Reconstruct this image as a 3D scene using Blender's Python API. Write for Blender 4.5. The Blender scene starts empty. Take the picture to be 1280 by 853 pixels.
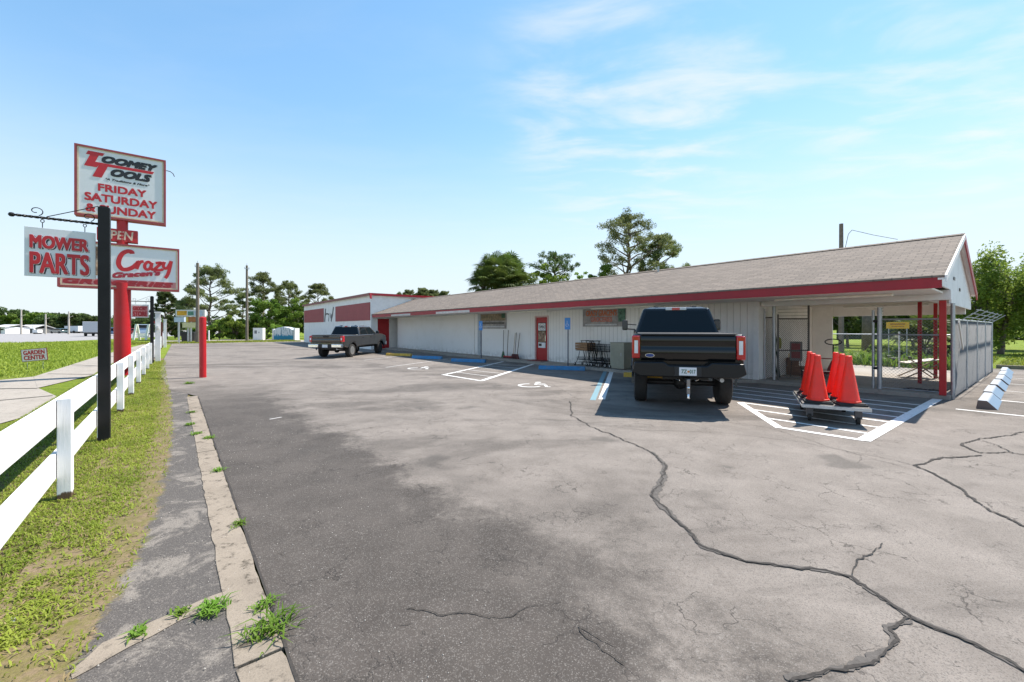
import bpy, bmesh, math, random
from mathutils import Vector, Matrix, noise as mnoise

# ------------------------------------------------------------------ camera, sky, sun, exposure
SC = bpy.context.scene
CAMH, FPX, HY = 1.65, 525.0, 410.0            # eye height (m), focal length (px of a 1280 wide frame), horizon row
cam_d = bpy.data.cameras.new("camera"); cam = bpy.data.objects.new("camera", cam_d)
SC.collection.objects.link(cam); SC.camera = cam
cam.location = (0, 0, CAMH); cam.rotation_euler = (math.radians(90), 0, 0)
cam_d.sensor_width = 36; cam_d.lens = 36 * FPX / 1280
cam_d.shift_y = -(426.5 - HY) / 1280
cam_d.clip_start = 0.05; cam_d.clip_end = 6000

UX, UY = -0.6266, 0.7793                      # u: along the shop front, away from the camera
VX, VY = 0.7793, 0.6266                       # v: across the lot, towards the shop
SUN_EL = math.radians(55.5); SUN_AZ = math.radians(58)
w = bpy.data.worlds.new("World"); SC.world = w; w.use_nodes = True
nt = w.node_tree; N = nt.nodes; L = nt.links; N.clear()
wo = N.new('ShaderNodeOutputWorld'); bg = N.new('ShaderNodeBackground')
sky = N.new('ShaderNodeTexSky'); sky.sky_type = 'NISHITA'; sky.sun_disc = False
sky.sun_elevation = SUN_EL; sky.sun_rotation = SUN_AZ
sky.air_density = 1.0; sky.dust_density = 0.0; sky.ozone_density = 2.0; sky.altitude = 0
tc = N.new('ShaderNodeTexCoord'); sep = N.new('ShaderNodeSeparateXYZ'); L.new(tc.outputs['Generated'], sep.inputs[0])
def wmath(op, a, b=None, c=None):
    n = N.new('ShaderNodeMath'); n.operation = op
    for i, x in enumerate((a, b, c)):
        if x is None: continue
        if isinstance(x, (int, float)): n.inputs[i].default_value = x
        else: L.new(x, n.inputs[i])
    return n.outputs[0]
zz = wmath('MAXIMUM', sep.outputs['Z'], 0.04)
px_ = wmath('DIVIDE', sep.outputs['X'], zz); py_ = wmath('DIVIDE', sep.outputs['Y'], zz)
cmb = N.new('ShaderNodeCombineXYZ'); L.new(px_, cmb.inputs[0]); L.new(py_, cmb.inputs[1])
mp = N.new('ShaderNodeMapping'); mp.inputs['Rotation'].default_value = (0, 0, 0.5); mp.inputs['Scale'].default_value = (1.0, 1.9, 1)
mp.inputs['Location'].default_value = (3.3, 1.7, 0)
L.new(cmb.outputs[0], mp.inputs[0])
n1 = N.new('ShaderNodeTexNoise'); n1.inputs['Scale'].default_value = 1.5; n1.inputs['Detail'].default_value = 7; n1.inputs['Roughness'].default_value = 0.55; n1.inputs['Distortion'].default_value = 0.35
L.new(mp.outputs[0], n1.inputs['Vector'])
cr = N.new('ShaderNodeMapRange'); cr.interpolation_type = 'SMOOTHSTEP'
cr.inputs['From Min'].default_value = 0.40; cr.inputs['From Max'].default_value = 0.72
L.new(n1.outputs['Fac'], cr.inputs['Value'])
# thin cirrus gathers in the north-east part of the sky
def blob(vx, vy, vz, lo, hi):
    vm = N.new('ShaderNodeVectorMath'); vm.operation = 'DOT_PRODUCT'
    nn = N.new('ShaderNodeVectorMath'); nn.operation = 'NORMALIZE'; L.new(tc.outputs['Generated'], nn.inputs[0])
    L.new(nn.outputs[0], vm.inputs[0]); vm.inputs[1].default_value = Vector((vx, vy, vz)).normalized()
    r = N.new('ShaderNodeMapRange'); r.interpolation_type = 'SMOOTHSTEP'; r.inputs['From Min'].default_value = lo; r.inputs['From Max'].default_value = hi
    L.new(vm.outputs['Value'], r.inputs['Value']); return r.outputs[0]
b1 = blob(0.33, 1.0, 0.58, 0.93, 1.0); b2 = blob(1.12, 1.0, 0.72, 0.95, 1.0)
bm_ = wmath('MAXIMUM', b1, b2); bm_ = wmath('MULTIPLY_ADD', bm_, 1.0, 0.07); bm_ = wmath('MINIMUM', bm_, 1.0)
cf = wmath('MULTIPLY', cr.outputs[0], bm_); cf = wmath('MULTIPLY', cf, 0.72)
# milky air low over the land
hz = N.new('ShaderNodeMapRange'); hz.interpolation_type = 'SMOOTHSTEP'
hz.inputs['From Min'].default_value = 0.46; hz.inputs['From Max'].default_value = 0.0; L.new(sep.outputs['Z'], hz.inputs['Value'])
hzf = wmath('MULTIPLY', hz.outputs[0], 0.88)
hs = N.new('ShaderNodeHueSaturation'); hs.inputs['Saturation'].default_value = 1.14; hs.inputs['Value'].default_value = 1.62; hs.inputs['Hue'].default_value = 0.493
L.new(sky.outputs[0], hs.inputs['Color'])
den = N.new('ShaderNodeVectorMath'); den.operation = 'MULTIPLY_ADD'; L.new(hs.outputs[0], den.inputs[0]); den.inputs[1].default_value = (.105, .095, .078); den.inputs[2].default_value = (1, 1, 1)
dv = N.new('ShaderNodeVectorMath'); dv.operation = 'DIVIDE'; L.new(hs.outputs[0], dv.inputs[0]); L.new(den.outputs[0], dv.inputs[1])
mh = N.new('ShaderNodeMix'); mh.data_type = 'RGBA'; L.new(hzf, mh.inputs[0]); L.new(dv.outputs[0], mh.inputs[6]); mh.inputs[7].default_value = (3.4, 3.8, 4.0, 1)
mx = N.new('ShaderNodeMix'); mx.data_type = 'RGBA'; L.new(cf, mx.inputs[0]); L.new(mh.outputs[2], mx.inputs[6]); mx.inputs[7].default_value = (4.05, 4.15, 4.25, 1)
L.new(mx.outputs[2], bg.inputs['Color']); bg.inputs['Strength'].default_value = 0.088
L.new(bg.outputs[0], wo.inputs['Surface'])
sd = bpy.data.lights.new("sun", 'SUN'); sun = bpy.data.objects.new("sun", sd); SC.collection.objects.link(sun)
sd.energy = 3.3; sd.angle = math.radians(0.5); sd.color = (1.0, 0.93, 0.84)
sdir = Vector((math.sin(SUN_AZ) * math.cos(SUN_EL), math.cos(SUN_AZ) * math.cos(SUN_EL), math.sin(SUN_EL)))
sun.rotation_euler = sdir.to_track_quat('Z', 'Y').to_euler(); sun.location = (5, 5, 30)
SC.view_settings.view_transform = 'Standard'; SC.view_settings.look = 'None'
SC.view_settings.exposure = 1.45; SC.view_settings.gamma = 1; SC.view_settings.use_curve_mapping = False

SC.cycles.max_bounces = 12; SC.cycles.diffuse_bounces = 8
# ------------------------------------------------------------------ helpers
COL = SC.collection
PI = math.pi
RZF = math.atan2(-UY, -UX)      # a thing facing the lot like the shop front: local x = -u, y = v
RZS = math.atan2(VY, VX)        # a thing facing along the road: local x = v, y = u
def S(s, t, z=0.0): return Vector((s * UX + t * VX, s * UY + t * VY, z))
def G(px, py, z=0.0):           # a ray of the survey camera met with a level plane
    Y = (CAMH - z) * FPX / (py - HY); return Vector(((px - 640) / FPX * Y, Y, z))
def st(p): return (p[0] * UX + p[1] * UY, p[0] * VX + p[1] * VY)
def on_t(px, py, t):            # ray met with the upright plane t = const: gives s, z
    r = (px - 640) / FPX; Y = t / (r * VX + VY); return Y * (UY + UX * r), CAMH + (HY - py) * Y / FPX
def on_Y(px, Y, py=None):
    z = 0 if py is None else CAMH + (HY - py) * Y / FPX
    return Vector(((px - 640) / FPX * Y, Y, z))

MATS = {}
def mat(name, color, rough=0.6, metal=0.0, vary=0.12, scale=6.0, bump=0.0, bscale=40.0, spec=0.5, coat=0.0, dirt=None, dirt_amt=0.0, dscale=2.0, trans=0.0):
    if name in MATS: return MATS[name]
    m = bpy.data.materials.new(name); m.use_nodes = True; t = m.node_tree; n = t.nodes; l = t.links
    b = n['Principled BSDF']; b.inputs['Roughness'].default_value = rough; b.inputs['Metallic'].default_value = metal
    b.inputs['Specular IOR Level'].default_value = spec; b.inputs['Coat Weight'].default_value = coat; b.inputs['Coat Roughness'].default_value = 0.06
    c = n.new('ShaderNodeTexCoord'); nz = n.new('ShaderNodeTexNoise'); nz.inputs['Scale'].default_value = scale; nz.inputs['Detail'].default_value = 6
    nz.inputs['Roughness'].default_value = 0.65
    l.new(c.outputs['Object'], nz.inputs['Vector'])
    mr = n.new('ShaderNodeMapRange'); mr.inputs['From Min'].default_value = 0.3; mr.inputs['From Max'].default_value = 0.7
    mr.inputs['To Min'].default_value = 1 - vary; mr.inputs['To Max'].default_value = 1 + vary; l.new(nz.outputs['Fac'], mr.inputs['Value'])
    mu = n.new('ShaderNodeVectorMath'); mu.operation = 'MULTIPLY'; mu.inputs[0].default_value = color[:3]; l.new(mr.outputs[0], mu.inputs[1])
    out = mu.outputs[0]
    if dirt:
        n2 = n.new('ShaderNodeTexNoise'); n2.inputs['Scale'].default_value = dscale; n2.inputs['Detail'].default_value = 8; n2.inputs['Roughness'].default_value = 0.7
        l.new(c.outputs['Object'], n2.inputs['Vector'])
        r2 = n.new('ShaderNodeMapRange'); r2.inputs['From Min'].default_value = 0.5; r2.inputs['From Max'].default_value = 0.68; r2.inputs['To Max'].default_value = dirt_amt
        l.new(n2.outputs['Fac'], r2.inputs['Value'])
        mi = n.new('ShaderNodeMix'); mi.data_type = 'RGBA'; l.new(r2.outputs[0], mi.inputs[0]); l.new(out, mi.inputs[6]); mi.inputs[7].default_value = (*dirt, 1); out = mi.outputs[2]
    l.new(out, b.inputs['Base Color'])
    if bump:
        nb = n.new('ShaderNodeTexNoise'); nb.inputs['Scale'].default_value = bscale; nb.inputs['Detail'].default_value = 4; l.new(c.outputs['Object'], nb.inputs['Vector'])
        bp = n.new('ShaderNodeBump'); bp.inputs['Strength'].default_value = bump; bp.inputs['Distance'].default_value = 0.01
        l.new(nb.outputs['Fac'], bp.inputs['Height']); l.new(bp.outputs[0], b.inputs['Normal'])
    MATS[name] = m; return m

class NB:      # small node builder
    def __init__(s, name):
        s.m = bpy.data.materials.new(name); s.m.use_nodes = True; s.t = s.m.node_tree; s.n = s.t.nodes; s.l = s.t.links
        s.b = s.n['Principled BSDF']; s.tc = s.n.new('ShaderNodeTexCoord'); s.co = s.tc.outputs['Object']; MATS[name] = s.m
    def put(s, x, i):
        if isinstance(x, (int, float)): i.default_value = x
        elif isinstance(x, (tuple, list)): i.default_value = tuple(x) if len(x) == len(i.default_value) else (*x, 1)
        else: s.l.new(x, i)
    def math(s, op, a, b=None, c=None, clamp=False):
        n = s.n.new('ShaderNodeMath'); n.operation = op; n.use_clamp = clamp
        for i, x in enumerate((a, b, c)):
            if x is not None: s.put(x, n.inputs[i])
        return n.outputs[0]
    def noise(s, scale, detail=5, rough=0.6, dist=0, vec=None, out='Fac'):
        n = s.n.new('ShaderNodeTexNoise'); n.inputs['Scale'].default_value = scale; n.inputs['Detail'].default_value = detail
        n.inputs['Roughness'].default_value = rough; n.inputs['Distortion'].default_value = dist; s.l.new(vec or s.co, n.inputs['Vector']); return n.outputs[out]
    def vor(s, scale, feature='F1', vec=None, out='Distance', rnd=1):
        n = s.n.new('ShaderNodeTexVoronoi'); n.feature = feature; n.inputs['Scale'].default_value = scale; n.inputs['Randomness'].default_value = rnd
        s.l.new(vec or s.co, n.inputs['Vector']); return n.outputs[out]
    def ramp(s, v, a, b, lo=0, hi=1, smooth=True):
        n = s.n.new('ShaderNodeMapRange'); n.interpolation_type = 'SMOOTHSTEP' if smooth else 'LINEAR'
        n.inputs['From Min'].default_value = a; n.inputs['From Max'].default_value = b; n.inputs['To Min'].default_value = lo; n.inputs['To Max'].default_value = hi
        s.put(v, n.inputs['Value']); return n.outputs[0]
    def mix(s, f, a, b, mode='MIX'):
        n = s.n.new('ShaderNodeMix'); n.data_type = 'RGBA'; n.blend_type = mode; s.put(f, n.inputs[0]); s.put(a, n.inputs[6]); s.put(b, n.inputs[7]); return n.outputs[2]
    def mapping(s, scale=(1, 1, 1), rot=(0, 0, 0), loc=(0, 0, 0), vec=None):
        n = s.n.new('ShaderNodeMapping'); n.inputs['Scale'].default_value = scale; n.inputs['Rotation'].default_value = rot; n.inputs['Location'].default_value = loc
        s.l.new(vec or s.co, n.inputs['Vector']); return n.outputs[0]
    def bump(s, h, strength=0.5, dist=0.01):
        n = s.n.new('ShaderNodeBump'); n.inputs['Strength'].default_value = strength; n.inputs['Distance'].default_value = dist
        s.l.new(h, n.inputs['Height']); s.l.new(n.outputs[0], s.b.inputs['Normal'])
    def done(s, col, rough=0.85, spec=0.3):
        s.put(col, s.b.inputs['Base Color']); s.put(rough, s.b.inputs['Roughness']); s.b.inputs['Specular IOR Level'].default_value = spec; return s.m

class MB:
    def __init__(s): s.v = []; s.f = []
    def add(s, vs, fs):
        k = len(s.v); s.v += [tuple(x) for x in vs]; s.f += [tuple(i + k for i in f) for f in fs]; return s
    def box(s, x0, x1, y0, y1, z0, z1):
        return s.add([(x, y, z) for z in (z0, z1) for y in (y0, y1) for x in (x0, x1)],
                     [(0, 2, 3, 1), (4, 5, 7, 6), (0, 1, 5, 4), (2, 6, 7, 3), (0, 4, 6, 2), (1, 3, 7, 5)])
    def hexa(s, bot, top):      # two quads of 4 points each
        return s.add(list(bot) + list(top), [(3, 2, 1, 0), (4, 5, 6, 7), (0, 1, 5, 4), (1, 2, 6, 5), (2, 3, 7, 6), (3, 0, 4, 7)])
    def bar(s, a, b, w, h, up=(0, 0, 1)):
        a = Vector(a); b = Vector(b); d = (b - a).normalized(); up = Vector(up)
        if abs(d.dot(up)) > 0.99: up = Vector((0, 1, 0))
        x = d.cross(up).normalized() * w / 2; y = x.cross(d).normalized() * h / 2
        return s.hexa([a - x - y, a + x - y, a + x + y, a - x + y], [b - x - y, b + x - y, b + x + y, b - x + y])
    def tube(s, a, b, r1, r2=None, n=10, cap=True):
        r2 = r1 if r2 is None else r2; a = Vector(a); b = Vector(b); d = (b - a).normalized()
        up = Vector((0, 0, 1)) if abs(d.z) < 0.95 else Vector((1, 0, 0)); x = d.cross(up).normalized(); y = d.cross(x)
        vs = [p + (x * math.cos(2 * PI * i / n) + y * math.sin(2 * PI * i / n)) * r for p, r in ((a, r1), (b, r2)) for i in range(n)]
        fs = [(i, (i + 1) % n, n + (i + 1) % n, n + i) for i in range(n)]
        if cap: fs += [tuple(range(n))[::-1], tuple(range(n, 2 * n))]
        return s.add(vs, fs)
    def path(s, pts, r, n=8):   # tube through points; r number or list
        for i in range(len(pts) - 1):
            ra = r[i] if isinstance(r, list) else r; rb = r[i + 1] if isinstance(r, list) else r
            s.tube(pts[i], pts[i + 1], ra, rb, n)
        return s
    def lathe(s, prof, c=(0, 0, 0), n=24, axis='z'):
        vs = []; fs = []
        for r, z in prof:
            for i in range(n):
                a = 2 * PI * i / n
                p = (r * math.cos(a), r * math.sin(a), z)
                if axis == 'x': p = (p[2], p[0], p[1])
                if axis == 'y': p = (p[0], p[2], p[1])
                vs.append((c[0] + p[0], c[1] + p[1], c[2] + p[2]))
        for j in range(len(prof) - 1):
            for i in range(n):
                fs.append((j * n + i, j * n + (i + 1) % n, (j + 1) * n + (i + 1) % n, (j + 1) * n + i))
        fs += [tuple(range(n))[::-1], tuple(range((len(prof) - 1) * n, len(prof) * n))]
        return s.add(vs, fs)
    def prism(s, poly, a, b, f):    # poly of 2-D points, extruded between a and b; f(p, q, h) places them
        n = len(poly)
        return s.add([f(p, q, a) for p, q in poly] + [f(p, q, b) for p, q in poly],
                     [tuple(range(n))[::-1], tuple(range(n, 2 * n))] + [(i, (i + 1) % n, n + (i + 1) % n, n + i) for i in range(n)])
    def mesh(s, name, fn=None, inv=None, recalc=True):
        vs = s.v
        if fn: vs = [fn(*v) for v in vs]
        if inv is not None: vs = [inv @ Vector(v) for v in vs]
        me = bpy.data.meshes.new(name); me.from_pydata([tuple(v) for v in vs], [], s.f)
        if recalc:
            bm = bmesh.new(); bm.from_mesh(me); bmesh.ops.recalc_face_normals(bm, faces=bm.faces); bm.to_mesh(me); bm.free()
        return me
    def part(s, name, m, parent, fn=None, world=False, bevel=0, smooth=False, label=None, recalc=True, seg=2):
        inv = WM[parent.name].inverted() if (world or fn) else None
        me = s.mesh(name, fn, inv, recalc); o = bpy.data.objects.new(name, me); COL.objects.link(o); o.parent = parent
        WM[o.name] = WM[parent.name]
        finish(o, m, bevel, smooth, seg)
        if label: o['label'] = label
        return o
    def solo(s, name, m, label=None, cat=None, loc=None, group=None, kind=None, fn=None, bevel=0, smooth=False, rz=None, recalc=True):
        # world coordinates unless rz is given (then local)
        if rz is None:
            loc = Vector(loc) if loc is not None else Vector((0, 0, 0))
            me = s.mesh(name, fn, Matrix.Translation(-loc), recalc)
        else: me = s.mesh(name, fn, None, recalc)
        o = bpy.data.objects.new(name, me); COL.objects.link(o); o.location = loc if loc is not None else (0, 0, 0)
        if rz is not None: o.rotation_euler = (0, 0, rz)
        WM[o.name] = Matrix.Translation(o.location) @ Matrix.Rotation(rz or 0, 4, 'Z')
        finish(o, m, bevel, smooth); tag(o, label, cat, group, kind); return o
WM = {}
def finish(o, m, bevel=0, smooth=False, seg=2):
    if m: o.data.materials.append(m)
    if bevel:
        b = o.modifiers.new('bevel', 'BEVEL'); b.width = bevel; b.segments = seg; b.limit_method = 'ANGLE'; b.angle_limit = math.radians(35)
    if smooth:
        if smooth is True: o.data.polygons.foreach_set('use_smooth', [True] * len(o.data.polygons))
        else:
            o.data.polygons.foreach_set('use_smooth', [True] * len(o.data.polygons)); o.data.set_sharp_from_angle(angle=math.radians(smooth))
def tag(o, label=None, cat=None, group=None, kind=None):
    if label: o['label'] = label
    if cat: o['category'] = cat
    if group: o['group'] = group
    if kind: o['kind'] = kind
    return o
def thing(name, label, cat, loc=(0, 0, 0), rz=0.0, group=None):
    o = bpy.data.objects.new(name, None); COL.objects.link(o); o.location = loc; o.rotation_euler = (0, 0, rz); o.empty_display_size = 0.2
    WM[o.name] = Matrix.Translation(Vector(loc)) @ Matrix.Rotation(rz, 4, 'Z'); return tag(o, label, cat, group)
KIDS = {}
def copy_tree(o, loc=None, rz=None, label=None, parent=None, scale=None):
    c = o.copy(); COL.objects.link(c)
    if parent: c.parent = parent
    for ch in [x for x in bpy.data.objects if x.parent == o]: copy_tree(ch, parent=c)
    if loc is not None: c.location = loc
    if rz is not None: c.rotation_euler = (0, 0, rz)
    if scale is not None: c.scale = scale
    if label: c['label'] = label
    return c
def site(s_, t_, z_): return S(s_, t_, z_)
def text_mb(body, w, h, depth=0.004, bold=0.0, shear=0.0, x=0.0, z=0.0, y=0.0, skew=0.0, spacing=1.0, mb=None, fat=0.0):
    if fat:
        mb = mb or MB(); k = 0
        for ox, oz in ((-1, -1), (1, -1), (-1, 1), (1, 1), (0, 0)):
            text_mb(body, w - 2 * fat, h - 2 * fat, depth + .0002 * k, bold, shear, x + fat + ox * fat, z + fat + oz * fat, y, skew, spacing, mb); k += 1
        return mb
    # lettering fitted in a w x h box whose lower left corner is (x, z); front at y, facing -y
    cu = bpy.data.curves.new('t', 'FONT'); cu.body = body; cu.size = 1; cu.offset = bold; cu.shear = shear; cu.space_character = spacing; cu.resolution_u = 4
    ob = bpy.data.objects.new('t', cu); me = bpy.data.meshes.new_from_object(ob)
    bm = bmesh.new(); bm.from_mesh(me); bmesh.ops.triangulate(bm, faces=bm.faces)
    vs = [v.co.copy() for v in bm.verts]; fs = [tuple(v.index for v in f.verts) for f in bm.faces]
    edges = [tuple(v.index for v in e.verts) for e in bm.edges if len(e.link_faces) == 1]
    bm.free(); bpy.data.objects.remove(ob); bpy.data.curves.remove(cu); bpy.data.meshes.remove(me)
    x0 = min(v.x for v in vs); x1 = max(v.x for v in vs); y0 = min(v.y for v in vs); y1 = max(v.y for v in vs)
    P = [((v.x - x0) / (x1 - x0) * w + x, (v.y - y0) / (y1 - y0) * h + z) for v in vs]
    P = [(a, b + skew * (a - x)) for a, b in P]
    n = len(P); mb = mb or MB()
    mb.add([(a, y - depth, b) for a, b in P] + [(a, y, b) for a, b in P], fs + [(a, b, b + n, a + n) for a, b in edges])
    return mb
def stroke_mb(lines, width, depth, y=0.0, mb=None):
    # flat pen strokes in the local xz plane facing -y, each a polyline
    mb = mb or MB()
    for k, ln in enumerate(lines):
        wd = width if not isinstance(width, list) else width[k]
        P = [Vector((p[0], p[1])) for p in ln]; Lf = []; Rt = []
        for i, p in enumerate(P):
            a = P[max(i - 1, 0)]; b = P[min(i + 1, len(P) - 1)]; d = (b - a).normalized(); nn = Vector((-d.y, d.x)) * wd / 2
            Lf.append(p + nn); Rt.append(p - nn)
        yy = y - depth - 0.0004 * k
        n = len(P)
        vs = [(q.x, yy, q.y) for q in Lf] + [(q.x, yy, q.y) for q in Rt] + [(q.x, y, q.y) for q in Lf] + [(q.x, y, q.y) for q in Rt]
        fs = []
        for i in range(n - 1):
            fs += [(i, i + 1, n + i + 1, n + i), (i, 2 * n + i, 2 * n + i + 1, i + 1), (n + i, n + i + 1, 3 * n + i + 1, 3 * n + i)]
        fs += [(0, n, 3 * n, 2 * n), (n - 1, 3 * n - 1, 4 * n - 1, 2 * n - 1)]
        mb.add(vs, fs)
    return mb
def smooth_line(pts, k=6):
    out = []
    for i in range(len(pts) - 1):
        p0 = Vector(pts[max(i - 1, 0)]); p1 = Vector(pts[i]); p2 = Vector(pts[i + 1]); p3 = Vector(pts[min(i + 2, len(pts) - 1)])
        for j in range(k):
            t = j / k; out.append(0.5 * ((2 * p1) + (p2 - p0) * t + (2 * p0 - 5 * p1 + 4 * p2 - p3) * t * t + (3 * p1 - p0 - 3 * p2 + p3) * t ** 3))
    out.append(Vector(pts[-1])); return out

# ------------------------------------------------------------------ materials
WHITE = mat('white_paint', (0.82, 0.80, 0.77), 0.55, vary=0.05, scale=3, bump=0.15, bscale=60, dirt=(0.45, 0.43, 0.39), dirt_amt=0.28, dscale=1.3)
WHITE_FENCE = mat('white_fence_paint', (0.72, 0.71, 0.70), 0.5, vary=0.06, scale=5, bump=0.3, bscale=25, dirt=(0.40, 0.39, 0.35), dirt_amt=0.35, dscale=4)
RED_TRIM = mat('red_trim', (0.33, 0.006, 0.018), 0.45, vary=0.12, scale=2, dirt=(0.2, 0.01, 0.02), dirt_amt=0.4, dscale=0.8)
RED_DOOR = mat('red_door', (0.36, 0.004, 0.008), 0.4, vary=0.08)
RED_POLE = mat('red_pole', (0.42, 0.006, 0.010), 0.42, vary=0.12, scale=3, bump=0.15, bscale=20, dirt=(0.28, 0.02, 0.03), dirt_amt=0.5, dscale=1.5)
RED_BAND = mat('red_band', (0.32, 0.055, 0.06), 0.6, vary=0.1, scale=1.5)
BLACK_MET = mat('black_metal', (0.008, 0.008, 0.009), 0.55, vary=0.3, spec=.3)
DARK = mat('dark_plastic', (0.016, 0.016, 0.017), 0.55, vary=0.2)
GALV = mat('galvanised', (0.42, 0.44, 0.46), 0.42, metal=0.75, vary=0.15, scale=12)
CHROME = mat('chrome', (0.75, 0.75, 0.76), 0.12, metal=1.0, vary=0.03)
RUBBER = mat('rubber', (0.022, 0.021, 0.020), 0.8, vary=0.25, scale=20, bump=0.4, bscale=60)
SIGNW = mat('sign_white', (0.70, 0.71, 0.73), 0.35, vary=0.04, scale=2, dirt=(0.5, 0.48, 0.45), dirt_amt=0.3)
INK = mat('black_ink', (0.014, 0.014, 0.016), 0.4, vary=0.1)
RED_INK = mat('red_ink', (0.50, 0.015, 0.022), 0.4, vary=0.1)
CREAM = mat('cream_edge', (0.62, 0.52, 0.36), 0.5)
BLUE = mat('blue_paint', (0.03, 0.20, 0.42), 0.6, vary=0.15, scale=8, bump=0.3, bscale=60, dirt=(0.16, 0.18, 0.19), dirt_amt=0.45, dscale=5)
BLUE_SIGN = mat('blue_sign', (0.03, 0.22, 0.58), 0.35, vary=0.05)
YELLOW = mat('yellow_paint', (0.62, 0.38, 0.05), 0.6, vary=0.2, scale=8, dirt=(0.3, 0.25, 0.15), dirt_amt=0.5, dscale=5)
ORANGE = mat('orange_cone', (0.88, 0.026, 0.010), 0.42, vary=0.1, scale=4, dirt=(0.45, 0.06, 0.03), dirt_amt=0.4, dscale=5)
WOOD = mat('wood', (0.28, 0.15, 0.07), 0.7, vary=0.3, scale=12, bump=0.3)
WOODG = mat('weathered_pole', (0.16, 0.13, 0.10), 0.85, vary=0.25, scale=8, bump=0.5, bscale=20)
CARD = mat('cardboard', (0.34, 0.19, 0.10), 0.8, vary=0.15)
BEIGE = mat('beige_metal', (0.30, 0.29, 0.22), 0.5, vary=0.08, dirt=(0.2, 0.17, 0.12), dirt_amt=0.4)
TREAD = RUBBER
GLASS = mat('tinted_glass', (0.006, 0.010, 0.013), 0.03, vary=0.05, spec=0.25)
SOFFIT = mat('soffit', (0.80, 0.76, 0.68), 0.7, vary=0.06, scale=1, dirt=(0.4, 0.36, 0.3), dirt_amt=0.25, dscale=1.0)

def m_siding():
    b = NB('siding'); x = b.n.new('ShaderNodeSeparateXYZ'); b.l.new(b.co, x.inputs[0])
    fr = b.math('FRACT', b.math('DIVIDE', x.outputs['X'], 0.2)); g = b.math('ABSOLUTE', b.math('SUBTRACT', fr, 0.5))
    gr = b.ramp(g, 0.455, 0.485)
    n = b.noise(1.1, 6, 0.7); st_ = b.noise(6, 6, 0.7, vec=b.mapping((6, 6, 0.35)))
    c = b.mix(b.ramp(n, 0.5, 0.75, 0, 0.35), (0.82, 0.80, 0.765), (0.64, 0.61, 0.55)); c = b.mix(b.ramp(st_, 0.5, 0.8, 0, 0.35), c, (0.55, 0.54, 0.5))
    low = b.math('MULTIPLY', b.ramp(x.outputs['Z'], 0.55, 0.0), b.ramp(b.noise(7, 6), 0.35, 0.65)); c = b.mix(b.math('MULTIPLY', low, 0.6), c, (0.33, 0.31, 0.27))
    c = b.mix(b.math('MULTIPLY', gr, 0.55), c, (0.3, 0.29, 0.27))
    b.bump(b.math('SUBTRACT', 1, gr), 0.8, 0.012); return b.done(c, 0.6)
SIDING = m_siding()
def m_block():
    b = NB('painted_block'); x = b.n.new('ShaderNodeSeparateXYZ'); b.l.new(b.co, x.inputs[0])
    n = b.noise(0.8, 7, 0.7); c = b.mix(b.ramp(n, 0.45, 0.75, 0, 0.4), (0.82, 0.80, 0.77), (0.66, 0.63, 0.57))
    cm = b.n.new('ShaderNodeCombineXYZ'); b.l.new(x.outputs['X'], cm.inputs[0]); b.l.new(x.outputs['Z'], cm.inputs[1])
    br = b.n.new('ShaderNodeTexBrick'); br.inputs['Scale'].default_value = 1; br.inputs['Brick Width'].default_value = 0.4; br.inputs['Row Height'].default_value = 0.2
    br.inputs['Mortar Size'].default_value = 0.008; b.l.new(cm.outputs[0], br.inputs['Vector'])
    low = b.math('MULTIPLY', b.ramp(x.outputs['Z'], 0.5, 0.0), b.ramp(b.noise(5, 6), 0.35, 0.65)); c = b.mix(b.math('MULTIPLY', low, 0.6), c, (0.35, 0.33, 0.29))
    b.bump(b.math('SUBTRACT', 1, br.outputs['Fac']), 0.35, 0.006); return b.done(c, 0.6)
BLOCK = m_block()
def m_shingle():
    b = NB('shingles'); x = b.n.new('ShaderNodeSeparateXYZ'); b.l.new(b.co, x.inputs[0])
    cm = b.n.new('ShaderNodeCombineXYZ'); b.l.new(x.outputs['X'], cm.inputs[0]); b.l.new(b.math('MULTIPLY', x.outputs['Y'], 1.08), cm.inputs[1])
    br = b.n.new('ShaderNodeTexBrick'); br.inputs['Scale'].default_value = 1; br.inputs['Brick Width'].default_value = 0.3; br.inputs['Row Height'].default_value = 0.14
    br.inputs['Mortar Size'].default_value = 0.012; br.inputs['Bias'].default_value = 0.1
    br.inputs['Color1'].default_value = (0.235, 0.192, 0.158, 1); br.inputs['Color2'].default_value = (0.15, 0.124, 0.104, 1); br.inputs['Mortar'].default_value = (0.105, 0.088, 0.075, 1)
    b.l.new(cm.outputs[0], br.inputs['Vector'])
    n = b.noise(0.5, 5, 0.6); c = b.mix(b.ramp(n, 0.35, 0.7, 0, 0.45), br.outputs['Color'], (0.205, 0.17, 0.142))
    g = b.noise(90, 3, 0.7); c = b.mix(b.ramp(g, 0.35, 0.7, 0.0, 0.35), c, (0.29, 0.25, 0.215))
    b.bump(b.math('SUBTRACT', 1, br.outputs['Fac']), 0.8, 0.015); return b.done(c, 0.9, 0.15)
SHINGLE = m_shingle()

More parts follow.
